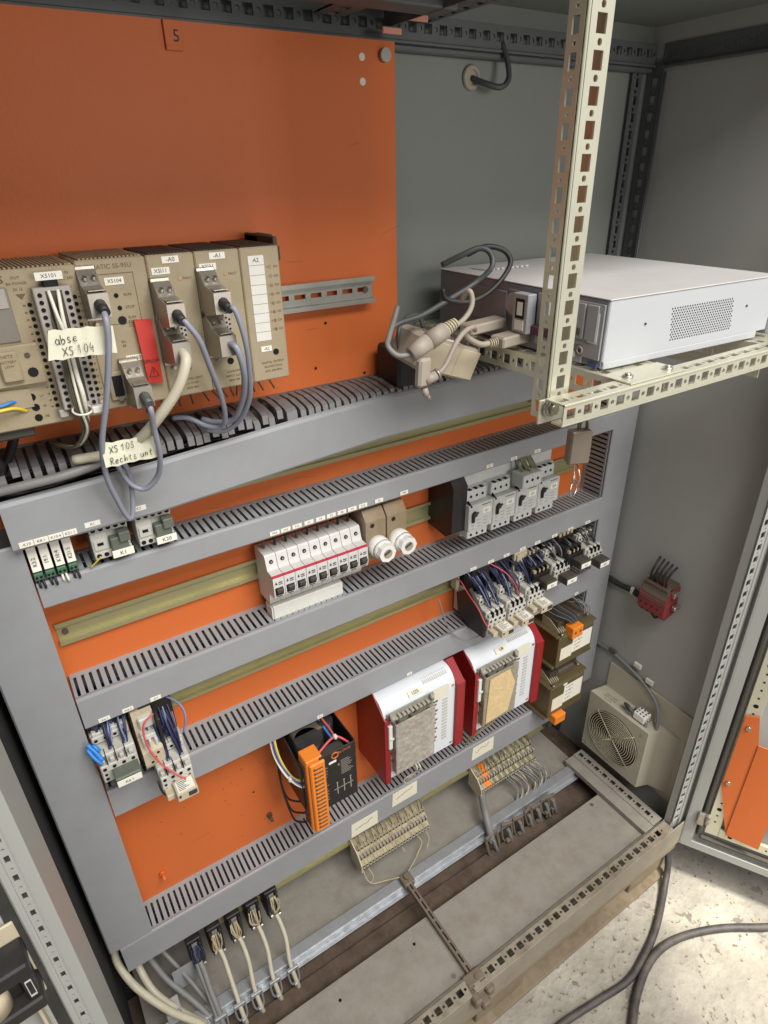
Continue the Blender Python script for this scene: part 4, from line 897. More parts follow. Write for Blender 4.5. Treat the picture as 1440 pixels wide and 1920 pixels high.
for k in range(9): label(a2, 9, 27, 127-k*10.2, 136.6-k*10.2, D, 'A2.' if k == 0 else None, 6, 'white', name='name_strip', shear=.2)
dots(a2, [(34, 124-k*9.6) for k in range(8)], 1.7, D+.3, 'brass', 'indicator')
for k in range(8): text('%d' % k, 3, (30.5, D+.4, 124-k*9.6), 'ink_brown', a2); text('CH', 3.6, (40, D+.4, 124-k*9.6), 'ink_brown', a2)
label(a2, 13, 26, 33, 39, D, '-A2', 5); dots(a2, [(31, 31)], 3.6, D+.3)
for k, s in enumerate(('DIGITAL OUTPUT', '8x24VDC/0.5A', '6ES5 440-8MA')): text(s, 3.6, (26, D+.4, 20-5*k), 'ink_brown', a2)
be = thing('bus_unit', 'dark bus unit end sticking out behind the right side of the last module', 'bus unit', (-227, 8, -205))
MB().box(0, 5, 0, 84, 16, 147, 1).box(0, 20, 0, 40, 88, 146, 1.5).box(0, 14, 6, 70, 120, 136, 1.5).box(2, 16, 0, 40, 44, 88, 1).build('body', 'plc_dark', be)
MB().box(2, 12, 38, 52, 12, 32, 1).box(2, 12, 38, 50, 34, 44, 1).build('terminal', 'plc_strip', be)
b = MB()
for k in range(13):
    x = -380+k*12.5
    b.tube([(x+380, 30, 0), (x+380+random.uniform(-4, 4), 34, -18), (x+380+random.uniform(-6, 10), 36, -40)], 1.2, 5)
o = b.build('wires', 'core'); o.location = T(-380, 0, -205+ZG); o['label'] = 'thin dark wires dropping from the modules into the topmost duct'; o['category'] = 'wires'
# ---- plugs
def hood(x, zt, lab, boot='cable_black', side=False):
    t = thing('data_plug', lab, 'plug', (x, 105, zt), 'metal data plugs on the controller')
    b = MB(); b.xprism([(4, 16), (8, 17), (14, 12), (22, 4), (46, 0), (46, -21), (8, -28), (4, -28)], 0, 17.5); b.build('hood', 'steel_hood', t)
    MB().box(-1, 18.5, 0, 4, -31, 20, .6).build('flange', 'steel', t)
    MB().cyl((5, 18, 9), (5, 20, 12), 2.2, 8).cyl((13, 18, 9), (13, 20, 12), 2.2, 8).box(1.5, 16, 22, 45, 2, 2.6).cyl((9, 4, -34), (9, 7, -34), 2, 8).build('screw', 'steel', t)
    if boot: MB().cyl((9, 45, -10), (10, 60, -15), 5.6, 12, 4.4).build('boot', boot, t)
    if side:
        h = MB().box(18, 26, 2, 14, -24, 16, .8).build('contact_row', 'plc_strip', t)
        q = MB()
        for k in range(7): q.cyl((20.5, 13.6, 12-k*5), (20.5, 14.4, 12-k*5), 1.2, 6); q.cyl((24, 13.6, 10-k*5), (24, 14.4, 10-k*5), 1.2, 6)
        q.build('contact', 'hole', h)
    return t
hood(-438, -90, 'metal data plug at the top of the module with the red flag')
hood(-370, -107, 'upper metal data plug on module A0')
hood(-371, -144, 'lower metal data plug on module A0 with a loose contact row beside it', None, True)
hood(-322, -101, 'upper metal data plug on module A1')
hood(-322, -144, 'lower metal data plug on module A1 with a contact row beside it', None, True)
hood(-416, -181, 'lowest metal data plug, left of the red flag', 'cable_slate')
cable('long lilac cable hanging from the top plug and looping below the paper tag', [(-429, 160, -103), (-430, 170, -112), (-432, 167, -132), (-437, 160, -160), (-444, 150, -193), (-454, 135, -235), (-456, 120, -276), (-450, 108, -312), (-442, 98, -342), (-436, 96, -341), (-431, 97, -312), (-431, 100, -283), (-440, 100, -262)], 3.0, 'cable_lilac')
cable('lilac cable from the lowest plug, looping in front of the topmost duct', [(-406, 160, -196), (-406, 162, -204), (-404, 150, -226), (-401, 138, -259), (-404, 122, -289), (-418, 112, -306), (-431, 106, -300), (-439, 100, -280), (-438, 96, -262)], 3.1, 'cable_lilac')
cable('lilac cable arching from the upper plug of module A0 down to the duct', [(-360, 160, -119), (-357, 166, -124), (-347, 165, -142), (-336, 150, -174), (-323, 130, -210), (-315, 110, -243), (-317, 95, -260), (-330, 82, -260), (-347, 70, -250), (-362, 58, -250)], 3.0, 'cable_lilac')
cable('lilac cable from the upper plug of module A1', [(-312, 160, -113), (-307, 167, -118), (-300, 165, -149), (-294, 150, -187), (-291, 130, -222), (-297, 104, -254), (-311, 84, -270), (-330, 76, -266)], 3.0, 'cable_lilac')
cable('grey-lilac cable from the lower plug of module A1', [(-312, 148, -152), (-308, 160, -157), (-301, 152, -186), (-297, 125, -223), (-302, 100, -252), (-318, 82, -258), (-330, 66, -256)], 3.6, 'cable_lilac')
cable('thick beige cable swinging from module A0 down to the left', [(-361, 148, -153), (-363, 160, -162), (-376, 160, -187), (-396, 150, -214), (-415, 130, -240), (-430, 104, -257), (-450, 92, -264), (-480, 82, -266)], 5.6, 'cable_beige')
cable('grey sheathed cable lying along the top edge of the duct cover', [(-562, 74, -286), (-525, 80, -283), (-493, 82, -281), (-459, 82, -276), (-440, 86, -262)], 5.5, 'cable_grey')
b = thing('wire_bundle', 'bundle of white, green and brown wires running down the long terminal strip', 'wires', (-465, 120, -200), None)
for m, off in (('wire_olive', 3), ('wire_white', 2), ('terminal_green', 3), ('core', 2)):
    mb = MB()
    for k in range(off):
        a = random.uniform(-5, 5); c_ = random.uniform(-3, 3)
        mb.tube([(a, 6+c_, 110-random.uniform(0, 60)), (a+1, 10+c_, 60), (a, 14+c_, 28), (a*.9, 14+c_, 3), (a*.8+2, 2+c_, -22), (a*.8-6, -20, -44), (a-16, -44, -52), (a-26, -70, -54)], 1.5, 6)
    mb.build('wires', m, b)
for k, (x0, x1) in enumerate(((-466, -462), (-458, -461))):
    cable('bare white wire standing out from the terminal strip, '+('left', 'right')[k]+' one of two', [(x0, 126, -87), ((x0+x1)/2-1, 136, -107), (x1, 137, -131), (x1, 138, -161), (x1+1, 138, -184), (x1+1, 122, -214)], 1.7, 'wire_white', 'wire', 'wire')
tt = thing('cable_tie', 'clear cable tie round the wires at the foot of the long terminal strip', 'cable tie', (-464, 136, -198))
MB().ring((0, -2, 0), (0, .3, 1), 9, 1.2, 20, 5).box(8, 18, -2, 6, -4, 3, 1).build('tie', 'tie', tt)
# ---- tape flags
GL = {'a': [[(.6, .5), (.3, .6), (0, .3), (.2, 0), (.5, .1), (.6, .5), (.6, 0), (.75, .02)]], 'b': [[(0, 1), (.05, 0), (.4, .02), (.55, .3), (.3, .5), (.05, .35)]], 's': [[(.5, .55), (.2, .6), (.1, .4), (.45, .2), (.35, 0), (0, .05)]],
 'e': [[(0, .3), (.5, .35), (.4, .58), (.1, .5), (0, .2), (.25, 0), (.55, .1)]], 'X': [[(0, 1), (.7, 0)], [(.75, 1), (-.05, 0)]], 'S': [[(.65, .9), (.3, 1), (.1, .75), (.55, .4), (.4, .02), (0, .08)]], '1': [[(0, .7), (.3, 1), (.25, 0)]],
 '0': [[(.3, 1), (0, .6), (.1, .1), (.4, .02), (.6, .5), (.5, .9), (.3, 1)]], '3': [[(.1, .95), (.5, .95), (.25, .6), (.55, .3), (.3, 0), (0, .1)]], '4': [[(.3, 1), (0, .4), (.6, .45)], [(.5, .7), (.4, -.15)]], 'R': [[(0, 0), (.1, 1), (.5, .9), (.4, .55), (.1, .5), (.6, 0)]],
 'c': [[(.5, .5), (.2, .6), (0, .3), (.15, 0), (.5, .08)]], 'h': [[(.1, 1), (0, 0), (.2, .5), (.45, .5), (.45, 0)]], 't': [[(.25, .95), (.2, .1), (.45, 0)], [(0, .6), (.45, .65)]], 'u': [[(0, .6), (.05, .1), (.3, 0), (.5, .2), (.5, .6), (.55, 0)]], 'n': [[(0, .6), (0, 0), (.1, .45), (.4, .55), (.45, 0)]], '.': [[(.1, .02), (.16, .06)]]}
def hand(s, size, x, d, z, parent, rz):
    W = sum(.5 if c == ' ' else .85 for c in s)*size*.78; b = MB(); cx = -W/2; ca, sa = math.cos(rz), math.sin(rz)
    for c in s:
        for st in GL.get(c, []):
            P = [(cx+(px+.12*py)*size*.72+random.uniform(-.15, .15), (py-.5)*size+random.uniform(-.15, .15)) for px, py in st]
            b.tube([(x+u*ca-v*sa, d, z+u*sa+v*ca) for u, v in P], .33, 4, True, 3)
        cx += (.5 if c == ' ' else .85)*size*.78
    b.build('handwriting', 'ink', parent)
def flag(lab, pts, th, lines, size, loc, rz=0.05):
    t = thing('paper_flag', lab, 'tag', loc); n = 10; vs = []; 
    (x0, d0, z0), (x1, d1, z1), (x2, d2, z2), (x3, d3, z3) = pts   # TL TR BR BL
    for i in range(n+1):
        u = i/n
        for (a, bb, c0, c1, e0, e1) in ((x0, x1, d0, d1, z0, z1), (x3, x2, d3, d2, z3, z2)):
            vs.append((a+(bb-a)*u, c0+(c1-c0)*u+1.2*math.sin(u*9)+(.8 if i % 3 == 0 else 0), e0+(e1-e0)*u+(.8*math.sin(u*23))))
    fs = [(2*i, 2*i+2, 2*i+3, 2*i+1) for i in range(n)]
    m = MB().add(vs, fs, False); o = m.build('tape', 'tape', t); md = o.modifiers.new('thick', 'SOLIDIFY'); md.thickness = .0006; md.offset = 0
    for s, x, z in lines: hand(s, size, x, max(d0, d1, d2, d3)+2.4, z, o, rz)
    return t
flag('paper flag handwritten XS104 wrapped round the lilac cable over the terminal strip', [(-22, 0, 14), (32, 0, 12), (31, 0, -13), (-28, 0, -12)], 0, (('abse..', -4, 6), ('XS 104', -1, -5)), 7.5, (-456, 160, -129), .05)
flag('paper flag handwritten XS103 hanging over the topmost duct cover', [(-28, 0, 10), (31, 0, 6), (30, 0, -18), (-28, 0, -17)], 0, (('XS 103', -8, 2), ('Rechts unt', 0, -10)), 7, (-428, 132, -246), .04)
# ================================================================ support frame and computer
sf = thing('support_frame', 'perforated yellow-zinc support frame with an upright and a shelf rail in front of the panel', 'frame', (0, 0, 0))
def up1(b):
    perf(b, (-47, 352, -232), (0, 0, 1), (1, 0, 0), 420, 27, 2, rows=1, sq=(14, 12)); b.box(-50, -47, 350, 354, -232, 188, .8)
    perf(b, (-50, 334, -232), (0, 0, 1), (0, 1, 0), 420, 18, 2, sq=(13, 8), r=2.0); b.box(-22, -20, 334, 352, -232, 188)
P_('upright', 'zinc_perf', up1, sf)
def fr1(b):
    perf(b, (-62, 388, -226), (1, 0, 0), (0, 0, 1), 700, 20, 2, sq=(12.5, 11), start=3); perf(b, (-62, 362, -207), (1, 0, 0), (0, 1, 0), 700, 26, 2, sq=(12.5, 9), start=3)
    b.box(-62, 638, 385, 389, -207.5, -204.5, .8); b.box(-62, 638, 372, 388, -228.5, -226, .6)
P_('front_rail', 'zinc_perf', fr1, sf)
P_('corner_plate', 'zinc_perf', lambda b: (b.box(-64, -24, 354.5, 357, -234, -208, .6)), sf)
P_('corner_bolt', 'steel', lambda b: (b.cyl((-52, 357, -217), (-52, 364, -217), 8, 18), b.cyl((-52, 364, -217), (-52, 368, -217), 6, 6), b.ring((-52, 360, -217), (0, 1, 0), 8.5, 1.6, 20, 6)), sf)
def arm(b):
    perf(b, (52, -30, -206), (0, 1, 0), (1, 0, 0), 392, 84, 2, rows=3, start=2); perf(b, (52, -30, -232), (0, 1, 0), (0, 0, 1), 392, 26, 2, sq=(12.5, 12)); b.box(136, 138, -30, 362, -232, -204)
    b.box(44, 140, 345, 384, -204.6, -203, .5)
P_('shelf_arm', 'zinc_perf', arm, sf)
def arm2(b):
    perf(b, (330, -30, -206), (0, 1, 0), (1, 0, 0), 410, 84, 2, rows=3, start=2); perf(b, (330, -30, -250), (0, 1, 0), (0, 0, 1), 400, 44, 2); perf(b, (412, -30, -250), (0, 1, 0), (0, 0, 1), 400, 44, 2)
P_('shelf_arm', 'zinc_perf', arm2, sf)
P_('rail_screw', 'steel', lambda b: [(b.cyl((x, d, -203), (x, d, -200), 6, 12), b.cyl((x, d, -200), (x, d, -198), 3.5, 6)) for x, d in ((60, 366), (122, 372))], sf)
pc = thing('computer', 'flat white desktop computer lying on the perforated shelf', 'computer', (61, 329, -203.5), rot=(0, 0, R(-3)))
MB().box(0, 308, -328, 0, 8, 77, 1.2).build('case', 'pc_white', pc)
MB().box(-1.5, 309, -329, 1.2, 77, 78.5, .5).build('case_lid', 'pc_top', pc)
MB().box(6, 284, -320, -3, 0, 8, 2).box(2, 288, -6, .5, 0, 9, 1).build('plinth', 'pc_white', pc)
b = MB()
for i in range(26):
    for j in range(13):
        x = 112+i*4.5+(j % 2)*2.2-j*.5; b.cyl((x, -.2, 20+j*3.1), (x, .35, 20+j*3.1), 1.05, 6, None, False)
for x in (62, 252): b.cyl((x, -.2, 46), (x, .35, 44), 1.6, 8)
b.build('side_vent', 'hole', pc)
MB().box(-1, 0, -326, -2, 2, 76).build('rear_panel', 'pc_dark', pc)
MB().box(-3, -1, -112, -4, 10, 72, .6).build('expansion_panel', 'pc_back', pc)
MB().box(-3, -1, -78, -30, 2, 24, .5).build('port_panel', 'pc_back', pc)
b = MB()
for k in range(4): b.box(-5, -3, -88+k*20, -71+k*20, 30, 70, .8)
b.build('slot_cover', 'pc_back', pc)
MB().box(-9, -3, -100, -84, 26, 74, 1).build('bracket', 'pc_white', pc)
MB().box(-18, -4, -140, -112, 22, 70, 1).build('interface_card', 'pc_back', pc)
b = MB(); b.box(-18.6, -18, -134, -118, 40, 64); b.build('card_window', 'slot_black', pc)
MB().box(-19, -18.5, -131, -121, 44, 60, .2).box(-18.8, -18, -134, -118, 26, 38).build('card_label', 'label', pc)
MB().box(-4.4, -3, -50, -40, 8, 14).box(-3.6, -3, -24, -10, 28, 62).build('sticker', 'label', pc)
b = MB()
for k in range(9): b.box(-3.9, -3.6, -23, -11, 31+k*3.3, 32.3+k*3.3)
for k in range(14): b.box(-5.5, -5.2, -76+k*3, -74.6+k*3, 34, 42)
b.build('barcode', 'ink', pc)
text('B7J4D', 5, (-4.2, -17, 46), 'ink', pc, face='left', rz=R(90))
MB().box(-3, -2.4, -100, -20, 26, 34).build('barcode_strip', 'label', pc)
b = MB(); b.ring((-4, -48, 17), (-1, 0, 0), 4, 1.4, 16, 5); b.ring((-4, -33, 17), (-1, 0, 0), 4, 1.4, 16, 5); b.build('audio_jack', 'plug', pc)
b = MB(); b.box(-3.6, -1, -240, -170, 24, 66, 1); b.cyl((-1, -150, 26), (-3, -150, 26), 7, 14); b.box(-3, -1, -168, -146, 44, 70, 1); b.build('rear_recess', 'pc_dark', pc)
MB().cyl((-1, -158, 52), (-3.4, -158, 52), 14, 24).build('speaker_plate', 'pc_back', pc)
b = MB()
for k in range(6): b.box(-3.8, -3.4, -140+k*5, -137+k*5, 52, 62)
b.build('vent_slot', 'hole', pc)
MB().obox((-4, -120, 22), (-7, 0, 0), (0, 44, 0), (0, 0, 12), 2).build('parallel_port', 'purple', pc)
b = MB()
for k in range(9): b.obox((30+k*9, -296, 78.5), (6, 0, 0), (5, 34, 0), (0, 0, 2.4), .8)
b.build('lid_louvre', 'pc_top', pc)
MB().box(-3.2, -1, -20, -6, 1, 6).build('badge', 'blue_logo', pc)
MB().box(309, 318, -328, 2, 2, 77, 2).build('front_bezel', 'pc_dark', pc)
# adapter and plugs behind
ad = thing('adapter_box', 'beige adapter box with a blue striped label lying tilted beside the computer', 'adapter', (-84, 150, -214), rot=(R(8), R(20), R(4)))
MB().box(0, 104, -50, 12, 0, 44, 5).build('body', 'plug', ad); MB().box(3, 101, 12, 14, 3, 41, 1).box(62, 63, 12.5, 14.5, 3, 41).build('end_cap', 'beige', ad)
MB().box(14, 66, -22, 8, 44, 44.5).build('label_tag', 'paper', ad); MB().box(16, 62, -20, -8, 44.5, 44.8).build('logo_stripe', 'blue_logo', ad)
text('FESTO', 6, (34, 3, 35), 'ink', ad, face='top') if False else None
text('DATA', 5, (34, 1, 44.9), 'ink', ad, face='top')
bk = thing('power_adapter', 'dark power adapter lying behind the beige adapter box', 'adapter', (-46, 40, -274), rot=(0, 0, R(8)))
MB().box(0, 60, -24, 26, 0, 60, 4).build('body', 'black', bk)
pg = thing('connector', 'beige round cable connector with a ribbed sleeve lying on the adapter box', 'connector', (-112, 200, -186))
MB().cyl((-4, 0, 2), (20, 2, 14), 9, 16, 10.5).cyl((20, 2, 14), (42, 4, 24), 11, 16, 10).build('body', 'plug', pg)
b = MB()
for k in range(5): b.cyl((42+k*3.2, 4+k*.3, 24+k*1.6), (44+k*3.2, 4+k*.3, 25+k*1.6), 8.5-k*.6, 14)
b.build('strain_relief', 'beige', pg)
pg2 = thing('connector', 'beige connector with side screws hanging over the duct cover edge', 'connector', (-106, 202, -188))
MB().obox((-8, 0, -34), (18, 0, 0), (0, 12, 0), (2, 0, 34), 3).cyl((4, 8, -28), (18, 10, -22), 6, 12).cyl((4, 6, -36), (6, 8, -46), 4, 10).build('body', 'plug', pg2)
MB().cyl((6, 8, -44), (10, 10, -50), 3, 8).cyl((18, 10, -22), (21, 10, -21), 7, 12).build('thumb_screw', 'steel_hood', pg2)
pv = thing('connector', 'flat beige plug pushed into the back of the computer', 'connector', (22, 190, -198))
MB().obox((0, -10, 0), (54, 0, 3), (0, 26, 0), (0, 0, 14), 2).build('body', 'plug', pv)
b = MB()
for k in range(4): b.cyl((-2-k*3, 2, 7), (-.6-k*3, 2, 7), 6.5-k*.5, 12)
b.build('strain_relief', 'beige', pv)
pv2 = thing('connector', 'second flat beige plug, behind the first one at the back of the computer', 'connector', (4, 150, -186))
MB().obox((0, -10, 0), (60, 0, 3), (0, 26, 0), (0, 0, 13), 2).build('body', 'plug', pv2)
cable('beige cable looping up behind the ribbed connector', [(-66, 206, -158), (-48, 204, -156), (-33, 202, -146), (-27, 200, -134), (-29, 196, -123), (-30, 184, -134)], 3.2, 'plug')
cable('beige cable curving from the hanging connector up past the adapter box', [(-84, 212, -209), (-73, 212, -199), (-58, 210, -178), (-42, 206, -167), (-20, 196, -166), (0, 176, -176)], 3.2, 'plug')
cable('beige cable joining the flat plug at the back of the computer', [(10, 192, -191), (-4, 192, -190), (-24, 194, -180), (-36, 198, -170)], 3.8, 'plug')
cable('beige cable looping round the left of the adapter box', [(-112, 200, -184), (-130, 194, -184), (-138, 186, -174), (-126, 170, -168), (-106, 150, -156), (-92, 138, -142)], 3.2, 'cable_grey')
cable('dark grey cable arching high over the left corner of the computer', [(-112, 150, -186), (-106, 150, -162), (-65, 150, -154), (-24, 150, -140), (18, 150, -124), (36, 160, -106), (40, 152, -90), (30, 142, -84), (12, 130, -92), (-4, 110, -104)], 3.6, 'cable_slate')
cable('black cable making the widest loop over the corner of the computer', [(-33, 150, -126), (-28, 152, -138), (0, 158, -144), (28, 162, -137), (54, 162, -120), (68, 160, -102), (62, 152, -88), (40, 142, -83), (20, 130, -92)], 3.4, 'cable_black')
cable('grey cable loop low at the left behind the adapter box', [(-78, 120, -200), (-74, 114, -176), (-56, 106, -164), (-36, 104, -164), (-30, 106, -180)], 3, 'cable_slate')
# ---- padlock
pk = thing('padlock', 'worn brass-grey padlock hanging below the shelf rail', 'padlock', (26, 318, -312))
MB().obox((2, 0, 0), (24, 11, 0), (-6, 14, 0), (0, 0, 42), 2).build('body', 'lock', pk)
MB().cyl((10, 11, 41), (10, 11, 92), 2.4, 12).cyl((19, 15, 41), (19, 15, 92), 2.2, 12).build('shackle', 'steel', pk)
kr = thing('key_ring', 'two thin linked key rings dangling under the padlock', 'key ring', (40, 328, -332))
MB().ring((4, 0, 2), (.8, .5, .1), 12, 1.2, 30, 6).ring((-2, 3, -16), (.3, 1, .1), 9, 1.2, 26, 6).build('ring', 'steel', kr)
MB().cyl((0, 0, 0), (-1, 0, -12), 1.2, 6).build('link', 'steel', kr)
# ---- back wall gland
gl = thing('cable_gland', 'round white grommet high on the grey back wall', 'grommet', (160, -45, 119))
MB().ring((0, 2, 0), (0, 1, 0), 12, 4, 28, 8).cyl((0, 0, 0), (0, 3, 0), 10, 18).build('ring', 'plug', gl)
cable('dark cable curving out of the white grommet up to the roof', [(160, -42, 118), (172, -24, 110), (190, -14, 106), (204, -14, 116), (206, -20, 136), (202, -30, 160)], 4, 'cable_slate')
# ================================================================ lower rows
def trow(x0, n, pitch, loc, lab, tiers=3, special=()):
    t = thing('terminal_block_row', lab, 'terminal blocks', loc); first = {}
    for k in range(n):
        m = special[k] if k < len(special) else 'terminal'
        if m not in first:
            b = MB(); b.xprism([(0, 6), (26, 0), (38, 4), (44, 12), (44, 22), (34, 26), (34, 40), (24, 44), (24, 54), (0, 58)], .2, pitch-.3); first[m] = b.build('terminal', m, t); o = first[m]
        else: o = first[m].copy(); COL.objects.link(o); o.parent = t
        o.location = T(k*pitch, 0, (k % 3)*.5)
    h = MB(); s = MB(); j = MB()
    for k in range(n):
        x = k*pitch+pitch/2
        for z, d in ((12, 44), (19, 44), (31, 34), (37, 34), (49, 24)): h.cyl((x, d-1, z), (x, d+.5, z), pitch*.3, 8)
        s.box(x-pitch*.33, x+pitch*.33, 42, 46, 14, 17.5, .4); s.box(x-pitch*.3, x+pitch*.3, 32, 38, 41, 45, .4)
        if k % 3 != 1: s.cyl((x, 24, 55), (x+random.uniform(-2, 2), 20, 60), 1.2, 6)
    h.build('terminal_hole', 'slot_black', t); s.build('marker', 'plc_strip', t)
    MB().xprism([(0, 2), (30, -4), (46, 4), (46, 26), (30, 46), (0, 60)], -3, 0).build('end_plate', 'beige', t)
    w = MB()
    for k in range(n):
        x = k*pitch+pitch/2
        if random.random() < .4: w.tube([(x, 22, 54), (x+random.uniform(-3, 3), 14, 62), (x+random.uniform(-4, 4), 0, 76)], .8, 5)
    w.build('wires', 'core', t)
    return t
trow(0, 22, 8.0, (-152, 30, -1306), 'row of dusty beige terminal blocks in the middle below the lowest duct')
trow(0, 22, 8.0, (176, 30, -1302), 'row of dusty terminal blocks starting with orange ones, at the right below the lowest duct', special=('terminal', 'terminal', 'orange_plastic', 'orange_plastic')+('terminal', 'terminal_green')*9)
# loose wires under the rows
WG = 'loose pale wires under the terminal rows'
for k, p in enumerate([[(-150, 72, -1298), (-148, 84, -1318), (-138, 92, -1330), (-110, 100, -1334), (-84, 112, -1330)], [(-138, 74, -1300), (-132, 84, -1322), (-142, 86, -1332), (-148, 80, -1318)], [(-8, 66, -1300), (0, 78, -1322), (-20, 90, -1330), (-36, 100, -1330), (-70, 116, -1332)], [(-50, 74, -1302), (-48, 82, -1316)], [(10, 66, -1290), (18, 80, -1316), (4, 92, -1330)]]):
    cable('pale loose wire under the middle terminal row, '+('longest, running to the cross bar', 'short curl at its left end', 'wavy one from its right end', 'tiny stub below its centre', 'short arc at its far right')[k], p, 1.3, 'wire_pale', 'wire', 'wire')
ww = MB()
for k in range(16):
    x = 250+k*7; r_ = random.uniform(16, 34)
    ww.tube([(x-180, 40, 40), (x-174, 60, 22), (x-170+r_*.5, 76+r_*.5, 6), (x-180+r_, 92+r_*.4, -14), (x-190+r_*.6, 104+r_*.3, -32)], random.uniform(1.0, 1.7), 6)
o = ww.build('wires', 'cable_grey'); o.location = T(180, 0, -1320+ZG); o['label'] = 'fan of grey wires curving from the right terminal row into the clamps'; o['category'] = 'wires'
ww = MB()
for k in range(7):
    x = 262+k*13; r_ = random.uniform(12, 30)
    ww.tube([(x-180, 42, 40), (x-172, 62, 24), (x-166+r_*.5, 82, 6), (x-174+r_, 100, -12), (x-186+r_*.6, 110, -30)], 1.5, 6)
o = ww.build('wires', 'wire_pale'); o.location = T(180, 0, -1320+ZG); o['label'] = 'pale wires mixed into the grey fan below the right terminal row'; o['category'] = 'wires'
cable('thick dusty cable dropping from the orange terminals into the big clamp', [(186, 62, -1300), (176, 80, -1306), (160, 108, -1310), (152, 132, -1330), (150, 146, -1360)], 9, 'cable_grey')
def clamp(x, d, z, lab, s=1.0, m='galvanised', tilt=0):
    s *= 1.15
    t = thing('cable_clamp', lab, 'clamp', (x, d, z), 'metal cable clamps on the channel rail', rot=(0, 0, tilt))
    MB().tube([(-9*s, 0, 4), (-9*s, 6*s, -14*s), (-6*s, 10*s, -26*s), (6*s, 10*s, -26*s), (9*s, 6*s, -14*s), (9*s, 0, 4)], 1.7*s, 6, False, 2).build('bow', m, t)
    MB().box(-10*s, 10*s, -2, 4, -2, 6*s, 1).box(-4*s, 4*s, 8*s, 15*s, -31*s, -22*s, 1.2).build('saddle', m, t)
    MB().cyl((0, 12*s, -30*s), (0, 14*s, -40*s), 2.6*s, 8).build('clamp_screw', m, t)
    return t
cx = [(-495, 0), (-459, 1), (-426, 2), (-389, 3), (-352, 4)]
for x, k in cx: clamp(x, 140, -1342, 'metal cable clamp on the channel rail, '+('leftmost, holding the two grey cables', 'second from the left end', 'third from the left end', 'fourth from the left end', 'fifth from the left, rightmost of the left group')[k], .95)
for k, (x, s) in enumerate(((150, 1.7), (196, 1.2), (232, 1.2), (262, 1.1), (290, 1.2), (318, 1.1), (340, 1.0))):
    clamp(x, 142, -1346+(k % 2)*6, ('large dark cable clamp gripping the thick dusty cable', 'dusty clamp just right of the big one', 'dusty clamp, second right of the big one', 'dusty clamp, third right of the big one', 'dusty clamp, fourth right of the big one', 'dusty clamp, last but one at the right', 'dusty clamp at the far right of the channel rail')[k], s, 'metal_dusty', random.uniform(-.3, .3))
    cable('dusty cable stub below the '+('big', 'first small', 'second small', 'third small', 'fourth small', 'fifth small', 'last')[k]+' right-hand clamp', [(x, 150, -1346), (x+4, 156, -1368), (x+10, 160, -1392)], 4.5, 'cable_grey', 'cable', 'cable')
# interface plugs under the lowest duct
IG = 'dark ribbon plugs under the lowest duct'
for k, x in enumerate((-512, -474, -436, -398, -360)):
    lab = 'dark ribbon plug block under the lowest duct, '+('leftmost with blue wires', 'second from the left', 'third from the left', 'fourth from the left', 'rightmost of the five')[k]
    t = thing('plug_block', lab, 'plug', (x, 20, -1290+k*2), IG)
    MB().box(0, 26, 0, 40, 0, 74, 1.5).box(2, 6, 40, 46, 0, 70, .6).box(20, 24, 40, 48, 4, 70, .6).build('body', 'black', t)
    b = MB()
    for j in range(12): b.box(8, 18, 40, 42, 8+j*5, 10.6+j*5, .2)
    b.build('contact', 'cable_grey', t)
    MB().box(3, 9, 44, 50, 6, 14, 1).box(19, 25, 44, 50, 2, 8, 1).build('latch', 'steel', t)
    b = MB()
    for j in range(9): xx = random.uniform(2, 22); b.tube([(xx, 44, 60), (xx+random.uniform(-4, 4), 54, random.uniform(30, 50)), (13+random.uniform(-3, 3), 54, 22)], 1.0, 5)
    b.build('wires', 'wire_blue' if k == 0 else 'wire_pale', t)
    m = 'cable_grey' if k == 0 else 'cable_beige'
    cable(('grey cable', 'beige cable')[k > 0]+' from the '+('leftmost', 'second', 'third', 'fourth', 'rightmost')[k]+' ribbon plug down to its clamp', [(x+13, 74, -1262), (x+15, 86, -1276), (x+15, 106, -1298), (cx[k][0], 132, -1330), (cx[k][0]+1, 150, -1362), (cx[k][0]+4, 156, -1390)], 4.2 if k else 5, m)
    if k == 0: cable('second grey cable from the leftmost ribbon plug', [(x+8, 72, -1264), (x+8, 88, -1284), (x+10, 108, -1306), (cx[k][0]-6, 132, -1334), (cx[k][0]-6, 150, -1366)], 4, m)
LC = 'beige cables leaving the lower left corner'
for k, p in enumerate([[(-618, 30, -1150), (-620, 44, -1186), (-604, 78, -1222), (-568, 114, -1275), (-530, 134, -1330), (-516, 146, -1366)], [(-597, 20, -1240), (-584, 66, -1278), (-553, 106, -1312), (-522, 132, -1346)], [(-580, 10, -1240), (-560, 50, -1290), (-530, 90, -1330), (-508, 130, -1350)], [(-560, 10, -1236), (-530, 60, -1290), (-505, 110, -1336)]]):
    cable('thick cable at the lower left corner, '+('outermost, bowing round the end of the vertical duct', 'second, passing just under the duct end', 'third from the outside', 'innermost and thinnest of the four')[k], p, (6.5, 6.5, 5.5, 4)[k], 'cable_beige' if k < 2 else 'cable_grey', group=LC)
lb = thing('bracket', 'perforated bracket standing in the lower left corner below the duct end', 'bracket', (-600, 110, -1392))
b = MB(); perf(b, (0, 0, 0), (0, 0, 1), (1, 0, 0), 80, 24, 2); b.box(24, 50, -30, 0, 60, 90, 1); b.build('plate', 'pebble', lb)
sl = MB().box(0, 40, 0, 2, 0, 60).build('loose_cover', 'duct'); sl.location = T(-548, 60, -1330+ZG); sl['label'] = 'loose pale cover strip behind the cables at lower left'; sl['category'] = 'cover'
